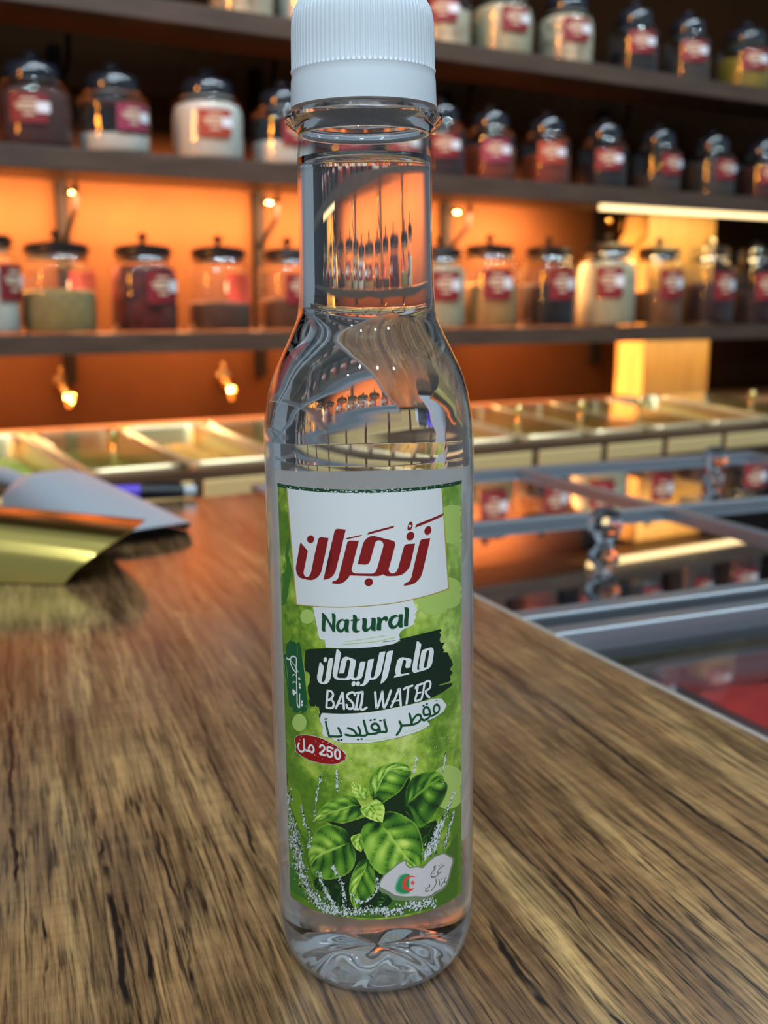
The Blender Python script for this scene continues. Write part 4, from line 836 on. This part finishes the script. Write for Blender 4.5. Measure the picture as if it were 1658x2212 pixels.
('p','fred',10,[[976,3215,938,3251,896,3270,841,3281,779,3278,724,3250,683,3201,656,3150,645,3095,651,3039,674,2979,714,2937,768,2906,823,2893,879,2898,921,2925,945,2952,893,2945,851,2950,797,2978,756,3021,736,3073,739,3122,757,3175,785,3211,826,3234,868,3242,910,3240]],0),
('p','fred',10,[[916,3161,924,3106,972,3087,929,3071,936,3017,901,3061,858,3047,879,3090,846,3135,894,3118]],0),
('k','ink',10,[[1761,3279,1701,3260,1645,3241,1602,3207,1568,3161,1593,3139]],0.194),
('k','ink',10,[[1519,3347,1470,3341,1478,3311,1511,3290,1445,3243,1389,3176,1397,3117,1445,3088,1543,3085,1688,3141]],0.194),
('k','ink',10,[[1620,3321,1628,3311]],0.194),
('k','ink',10,[[1672,3346,1677,3337]],0.194),
('k','ink',10,[[1474,3164,1477,3160]],0.194),
('k','ink',10,[[1842,2942,1786,2899,1814,2824,1750,2855,1669,2771]],0.194),
('k','ink',10,[[1610,2984,1630,2899,1630,2828]],0.194),
('k','ink',10,[[1526,2991,1533,2903,1459,2814,1379,2754]],0.194),
('k','ink',10,[[1333,2938,1348,2877,1271,2857,1233,2812,1270,2780,1324,2785]],0.194),
('k','ink',10,[[1705,2957,1711,2950]],0.194),
('k','ink',10,[[1523,3028,1526,3019]],0.194),
('p','disc',1.27,[[3281,11169,3218,11077,3067,11009,2880,10958,2685,10924,2492,10907,2307,10908,2135,10927,1980,10965,1843,11020,1728,11091,1636,11175,1569,11268,1528,11367,1515,11467,1529,11564,1571,11652,1638,11727,1731,11785,1846,11823,1982,11837,2137,11826,2308,11789,2491,11726,2683,11640,2878,11534,3064,11412,3216,11285]],0),
('p','disc',1.26,[[2037,9699,2022,9614,1978,9539,1909,9478,1821,9432,1720,9405,1612,9396,1503,9405,1399,9433,1303,9477,1220,9536,1151,9608,1101,9689,1071,9775,1061,9863,1072,9948,1104,10026,1155,10093,1224,10146,1308,10181,1404,10196,1508,10190,1616,10163,1723,10115,1823,10051,1910,9972,1979,9884,2022,9791]],0),
('p','disc',1.31,[[2590,9700,2570,9621,2512,9556,2423,9506,2314,9473,2193,9456,2068,9456,1946,9473,1830,9506,1727,9553,1637,9613,1565,9683,1512,9761,1480,9843,1470,9925,1481,10004,1514,10075,1568,10135,1640,10180,1729,10208,1833,10216,1948,10205,2070,10172,2194,10120,2314,10052,2423,9970,2511,9880,2570,9788]],0),
('p','disc',0.8,[[-1291,9441,-1297,9403,-1313,9366,-1337,9331,-1369,9300,-1407,9275,-1450,9256,-1496,9245,-1542,9241,-1587,9247,-1627,9260,-1661,9281,-1686,9308,-1701,9341,-1706,9378,-1699,9416,-1681,9455,-1653,9491,-1618,9523,-1576,9550,-1531,9569,-1485,9580,-1440,9583,-1398,9577,-1361,9562,-1331,9540,-1308,9511,-1295,9478]],0),
('p','disc',1,[[-1593,6889,-1602,6833,-1626,6777,-1663,6725,-1711,6680,-1768,6645,-1831,6622,-1895,6612,-1955,6617,-2009,6635,-2050,6668,-2075,6711,-2082,6764,-2070,6822,-2040,6881,-1995,6937,-1940,6985,-1878,7022,-1814,7045,-1753,7053,-1698,7045,-1653,7023,-1619,6987,-1599,6942]],0),
('p','disc',1,[[2749,4873,2711,4743,2605,4651,2455,4597,2282,4576,2104,4588,1930,4631,1771,4704,1633,4802,1520,4922,1437,5057,1386,5201,1370,5345,1388,5481,1440,5597,1524,5687,1637,5742,1776,5756,1934,5726,2106,5652,2283,5535,2455,5384,2605,5212,2710,5034]],0),
('p','dkleaf',1,[[-2001,11175,-1959,11092,-2043,10778,-1960,10550,-1921,10405,-2023,10175,-2086,9859,-2202,9590,-2346,9497,-2381,9614,-2324,9873,-2254,10133,-2332,10241,-2190,10328,-2106,10465,-2171,10697,-2108,10949]],0),
('p','dkleaf2',1,[[-2368,9622,-2155,9481,-2300,9295,-2200,9100,-1958,8997,-2065,8726,-2281,8613,-2397,8836]],0),
('p','dkleaf2',1,[[-2460,5508,-2235,5226,-1889,5144,-1771,4756,-1864,4628,-1665,4165,-2024,4178,-2274,4485,-2431,4924]],0),
('p','dkgrd',1,[[-2458,5013,-2263,4688,-2018,4313,-1802,3923,-1653,3308,-1434,2709,-879,2313,-187,2292,485,2309,1136,2328,2309,2224,2327,3879,2071,3781,1837,3536,1433,3572,809,3167,-730,3199,-1414,3380,-1672,3965,-1977,4128]],0),
('p','dkleaf',1,[[-2783,1484,-2588,2454,-2159,3459,-2034,2801,-1725,2445,-2518,2418]],0),
('p','core',2,[[-1128,4612,-701,4602,-178,4802,215,5178,519,5376,769,5661,864,5694,893,5323,761,4865,1117,4408,1552,4472,1610,4274,1550,3965,1288,3893,1114,3888,498,3543,313,3365,493,3052,365,2621,121,2589,-555,2447,-874,2547,-1038,2713,-1131,3122,-1414,3380,-585,4131,-831,4487]],0),
]
LEAVES = [
(3,[1531,4481,1395,4287,1265,4117,1169,3908],[1531,4481,1267,4452,1141,4294,1169,3908],[1531,4481,1564,4193,1460,3975,1169,3908]),
(3,[-683,3031,-801,2856,-845,2651,-810,2439],[-683,3031,-933,3107,-1061,2805,-1026,2575,-810,2439],[-683,3031,-629,2882,-692,2597,-810,2439]),
(3,[336,2902,262,2790,188,2677,60,2544],[336,2902,120,2974,46,2800,60,2544],[336,2902,426,2775,333,2607,60,2544]),
(3,[-1371,3142,-1330,3014,-1268,2892,-1207,2789],[-1371,3142,-1488,3008,-1447,2842,-1207,2789],[-1371,3142,-1135,3123,-1077,2999,-1207,2789]),
(2,[709,4982,998,5204,1305,5381,1605,5460,1826,5351],[709,4982,755,5318,842,5546,1002,5702,1387,5726,1696,5578,1826,5351],[709,4982,849,4759,1111,4402,1463,4617,1824,4973,1914,5221,1826,5351]),
(1,[10,5224,161,5602,284,5836,473,5961,880,5845],[10,5224,-73,5494,-36,5762,180,6010,555,6087,789,6007,880,5845],[10,5224,195,5133,383,5234,630,5392,800,5638,901,5763,880,5845]),
(1,[-269,5084,-490,5059,-755,4933,-1111,4762,-1463,4532],[-269,5084,-416,5272,-663,5293,-1025,5099,-1270,4852,-1463,4532],[-269,5084,-250,4865,-473,4711,-761,4626,-1142,4607,-1463,4532]),
(0,[-164,5222,-275,5389,-365,5530,-444,5659],[-164,5222,-358,5251,-461,5366,-481,5535,-444,5659],[-164,5222,-58,5405,-193,5525,-329,5629,-444,5659]),
(1,[-512,4170,-874,3977,-1180,3799,-1402,3626,-1595,3362],[-512,4170,-654,4472,-1100,4516,-1429,4226,-1645,3692,-1595,3362],[-512,4170,-407,3879,-487,3523,-754,3276,-1198,3128,-1529,3194,-1595,3362]),
(0,[-289,4406,-328,4270,-348,4153,-279,3945],[-289,4406,-491,4316,-502,4180,-405,4015,-279,3945],[-289,4406,-238,4274,-232,4082,-279,3945]),
(1,[-137,3833,-177,3581,-346,3223,-461,2900,-450,2468],[-137,3833,-375,3630,-528,3285,-580,2986,-539,2696,-450,2468],[-137,3833,-15,3582,35,3309,3,2958,-190,2760,-338,2596,-450,2468]),
(1,[143,4656,319,4435,533,4087,716,3809,963,3470],[143,4656,-124,4660,-280,4426,-224,4024,-50,3621,215,3370,580,3382,963,3470],[143,4656,217,4863,415,4924,725,4771,1031,4466,1169,4007,1171,3695,1124,3452,963,3470]),
(0,[-98,5139,19,4953,123,4793,215,4660],[-98,5139,-274,5007,-196,4838,-11,4725,215,4660],[-98,5139,76,5230,234,5102,270,4943,215,4660]),
]
SPLASH = [
([-2247,4992,-2328,4564,-2074,4160,-1906,3554,-1795,2925,-1367,2427,-620,2322],1.82,260),
([-1813,4808,-1741,4404,-1584,4156,-1637,3777],0.85,80),
([-1203,5738,-1320,5361,-1387,4926,-1457,4486],0.49,50),
([-817,5896,-812,5357],0.42,34),
([-2135,3971,-2053,3500,-1840,2908,-1439,2540,-879,2346],3.34,420),
([1846,6053,1759,5596],0.36,40),
([2175,5002,1841,4528,1630,4137,1510,3779,1198,3638],1.03,170),
([2122,4493,1975,4150,1794,3652],0.73,70),
([1671,4386,1512,4042,1252,3722],1.82,200),
([-619,2422,-123,2492,332,2442,803,2506,1464,2430],1.82,320),
([-1343,3267,-1174,2847,-877,2413],0.79,110),
([-985,3516,-733,3067,-682,2446],0.73,110),
([85,3280,34,2921,-303,2684,-547,2894],0.55,80),
([1031,6156,962,5788],0.30,24),
([-1683,7188,-368,5969,839,6377,1936,6444,2124,5086],10.01,220),
([-2361,5049,-2295,4077,-2068,3158],2.12,130),
]
U0, U1, Z0, Z1 = -23.9, 24.8, 22.6, 123.4     # label extent in mm round the bottle and up it
bm = bmesh.new(); cl = bm.loops.layers.float_color.new('print')
def onb(u, z, lay): 
    th = u/1000/RL; r = RL+lay*0.000022
    return Vector((r*math.sin(th), -r*math.cos(th), z/1000))
def setc(f, c):
    for l in f.loops: l[cl] = (*c, 1)
# watercolour background
NU, NZ = 120, 250
def bgcol(u, z):
    s = (u-U0)/(U1-U0); t = (z-Z0)/(Z1-Z0)
    n1 = noise.fractal(Vector((u*0.10, z*0.10, 1.7)), 0.7, 2.0, 5)
    n2 = noise.fractal(Vector((u*0.55, z*0.55, 9.1)), 0.8, 2.0, 4)
    light = (166, 192, 112); mid = (128, 165, 62); dk = (74, 118, 34); mint = (160, 198, 138)
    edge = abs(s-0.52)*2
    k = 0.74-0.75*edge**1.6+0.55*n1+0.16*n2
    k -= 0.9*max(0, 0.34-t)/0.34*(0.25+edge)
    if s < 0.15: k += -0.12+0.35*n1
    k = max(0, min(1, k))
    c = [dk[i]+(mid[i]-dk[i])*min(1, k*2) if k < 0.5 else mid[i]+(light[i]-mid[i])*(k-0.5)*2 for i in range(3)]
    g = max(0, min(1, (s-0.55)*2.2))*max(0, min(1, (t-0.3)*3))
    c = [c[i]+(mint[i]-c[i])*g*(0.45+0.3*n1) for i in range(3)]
    v = 1+0.10*n2
    return ink([max(0, min(255, x*v)) for x in c])
grid = []
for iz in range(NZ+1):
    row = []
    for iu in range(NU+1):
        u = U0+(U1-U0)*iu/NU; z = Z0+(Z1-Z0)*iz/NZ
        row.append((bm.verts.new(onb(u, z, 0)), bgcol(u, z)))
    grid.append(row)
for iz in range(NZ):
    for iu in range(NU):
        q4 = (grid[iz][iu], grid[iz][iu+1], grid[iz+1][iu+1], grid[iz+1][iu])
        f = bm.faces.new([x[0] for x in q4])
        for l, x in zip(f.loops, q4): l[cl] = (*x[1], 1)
# dark green line along the top edge
def flat_poly(loops, col, lay):
    tris = tessellate_polygon([[Vector((p[0], p[1], 0)) for p in lp] for lp in loops])
    b2 = bmesh.new(); vv = [b2.verts.new((p[0], p[1], 0)) for lp in loops for p in lp]
    for tr in tris:
        try: b2.faces.new([vv[i] for i in tr])
        except ValueError: pass
    us = [v.co.x for v in vv]
    k = math.floor(min(us))+1
    while k < max(us):
        bmesh.ops.bisect_plane(b2, geom=b2.verts[:]+b2.edges[:]+b2.faces[:], plane_co=(k, 0, 0), plane_no=(1, 0, 0)); k += 1.0
    mp = {v: bm.verts.new(onb(min(U1, max(U0, v.co.x)), max(Z0, min(Z1, v.co.y)), lay)) for v in b2.verts}
    for f in b2.faces:
        vs_ = [mp[v] for v in f.verts]
        nf = bm.faces.new(vs_)
        setc(nf, col)
    b2.free()
def pairs(a): return [(a[i]/100, a[i+1]/100) for i in range(0, len(a), 2)]
flat_poly([[(U0, Z1-0.75), (U1, Z1-0.75), (U1, Z1), (U0, Z1)]], ink((22, 62, 42)), 3.5)
rs = random.Random(3)
for k in range(120):
    u = rs.gauss(0.5, 9); z = Z1-rs.random()*0.8; d = 0.10+0.22*rs.random()
    flat_poly([[(u, z), (u+d*2, z+d*0.2), (u+d*1.6, z-d*0.6), (u+0.1, z-d*0.5)]], (0.75, 0.8, 0.82), 3.8)
def stroke(pts, w, col, lay):
    P = [Vector(p) for p in pts]
    if len(P) > 2:
        ln = sum((b-a).length for a, b in zip(P, P[1:])); P = [Vector(p) for p in cat_rom([(*p, 0) for p in P], max(len(P)*4, int(ln/0.25)))]; P = [p.xy for p in P]
    r = w/2
    for k, p in enumerate(P):
        if k in (0, len(P)-1) or (k % 2 == 0 and w > 1.0): flat_poly([[(p.x+r*math.cos(2*PI*i/10), p.y+r*math.sin(2*PI*i/10)) for i in range(10)]], col, lay)
    Lf, Rt = [], []
    for k, p in enumerate(P):
        t = (P[min(k+1, len(P)-1)]-P[max(k-1, 0)])
        if t.length < 1e-9: t = Vector((1, 0))
        t.normalize(); n = Vector((-t.y, t.x)); Lf.append(p+n*r); Rt.append(p-n*r)
    for k in range(len(P)-1):
        q4 = [Lf[k], Lf[k+1], Rt[k+1], Rt[k]]
        vs_ = [bm.verts.new(onb(min(U1, max(U0, v.x)), v.y, lay)) for v in q4]
        setc(bm.faces.new(vs_), col)
for kind, col, lay, pl, w in SHAPES:
    if kind == 'p': flat_poly([pairs(p) for p in pl], INK[col], lay)
    else: stroke(pairs(pl[0]), w, INK[col], lay)
# printed basil leaves
def leafcol(t, s, style, sd):
    a = abs(s)
    vein = t*4.6-a*1.45+(0.4 if s > 0 else 0)
    fr = vein-math.floor(vein); cell = math.floor(vein)
    pil = math.sin(PI*fr)**0.8*(1-0.35*a)        # swelling of the blade between two veins
    nz_ = noise.noise(Vector((t*3.1+sd, s*2.2, sd)))
    gl = noise.noise(Vector((cell*1.7+sd, (1 if s > 0 else 0)*3.1, sd)))
    k = 0.37+0.25*pil+0.30*nz_+0.14*gl*pil
    if pil > 0.72 and 0.2 < a < 0.75 and gl+nz_ > -0.15: k += 0.16*(pil-0.72)/0.28
    if s > 0: k -= 0.06
    k += 0.14*(t-0.4)
    if fr < 0.16: k -= 0.16*(1-fr/0.16)
    if fr > 0.955 and a < 0.85: k += 0.10
    if a < 0.03: k = max(k, 0.74)
    if a > 0.965: k = max(k, 0.60)
    k += {0: 0.18, 1: 0.0, 2: -0.14, 3: -0.42}[style]
    k -= 0.35*max(0, 0.22-t)/0.22*(0 if style == 0 else 1)
    k = max(0, min(1, 0.54+(k-0.5)*1.4))
    st = [(0.0, (14, 44, 22)), (0.25, (36, 84, 30)), (0.5, (74, 128, 40)), (0.75, (122, 172, 66)), (1.0, (178, 212, 112))]
    for (p0, c0), (p1, c1) in zip(st, st[1:]):
        if k <= p1: f = (k-p0)/(p1-p0); return ink([c0[i]+(c1[i]-c0[i])*f for i in range(3)])
    return ink(st[-1][1])
for li, (style, mm, ll, rr) in enumerate(LEAVES):
    NT, NS = 64, 14
    Mi, Le, Ri = [cat_rom([(*p, 0) for p in pairs(x)], NT+1) for x in (mm, ll, rr)]
    lay = 4+0.12*li; G = []
    for i in range(NT+1):
        t = i/NT; row = []
        ser = 1+0.010*(1-abs((i % 4)-2))*(1 if style != 3 else 0)
        for j in range(-NS, NS+1):
            s = j/NS; tgt = (Le if s < 0 else Ri)[i]; e = abs(s)
            p = Mi[i]+(tgt-Mi[i])*(e*(ser if e == 1 else 1))
            row.append((bm.verts.new(onb(min(U1, max(U0, p.x)), p.y, lay)), leafcol(t, s, style, li*3.3)))
        G.append(row)
    for i in range(NT):
        for j in range(2*NS):
            q4 = (G[i][j], G[i][j+1], G[i+1][j+1], G[i+1][j])
            f = bm.faces.new([x[0] for x in q4])
            for l, x in zip(f.loops, q4): l[cl] = (*x[1], 1)
# printed splash of water
rs = random.Random(11)
for pts, wd, n in SPLASH:
    path = cat_rom([(*p, 0) for p in pairs(pts)], 60)
    for k in range(int(n*1.6)):
        p = path[int(rs.random()*59.99)]
        d = rs.gauss(0, 0.33)
        u = p.x+wd*d; z = p.y+wd*rs.gauss(0, 0.33)
        if not (U0+0.4 < u < U1-0.4 and Z0+0.2 < z < Z1): continue
        big = wd < 8
        r = (0.07+0.20*rs.random()**2) if big else (0.05+0.09*rs.random())
        a = rs.random()*6.28; el = 1+1.4*rs.random() if big else 1
        pl = []
        for i in range(6):
            an = 2*PI*i/6; q_ = r*(0.6+0.6*rs.random()); x = q_*el*math.cos(an); y = q_*math.sin(an)
            b_ = 1.1+0.5*rs.random()-0.25
            pl.append(onb(u+x*math.cos(b_)-y*math.sin(b_), z+x*math.sin(b_)+y*math.cos(b_), 6.0+0.3*(k % 3)))
        f = bm.faces.new([bm.verts.new(v) for v in pl])
        c = rs.random()
        setc(f, (0.78, 0.82, 0.84) if c < 0.66 else ((0.5, 0.58, 0.55) if c < 0.8 else (0.015, 0.03, 0.02)) if big else (0.62, 0.72, 0.42))
me = bpy.data.meshes.new('front_label'); bm.to_mesh(me); bm.free(); me.materials.append(M_print)
for p in me.polygons: p.use_smooth = True
fl = bpy.data.objects.new('front_label', me); COL.objects.link(fl); fl.parent = bot
fl['label'] = 'green printed front label with red Arabic logo, white lettering and basil leaves'
# back label, plain white seen through the water
bm = bmesh.new(); prev = None
for i in range(41):
    th = math.radians(98)+math.radians(164)*i/40; r = 0.02472
    c = [bm.verts.new((r2*math.sin(th), -r2*math.cos(th), z)) for r2, z in ((r, 0.0215), (r, 0.1225))]
    if prev:
        bm.faces.new((prev[0], prev[1], c[1], c[0]))
    prev = c
bl = link('back_label', bm, M_paper, bot); bl['label'] = 'plain white back of the rear label seen through the water'
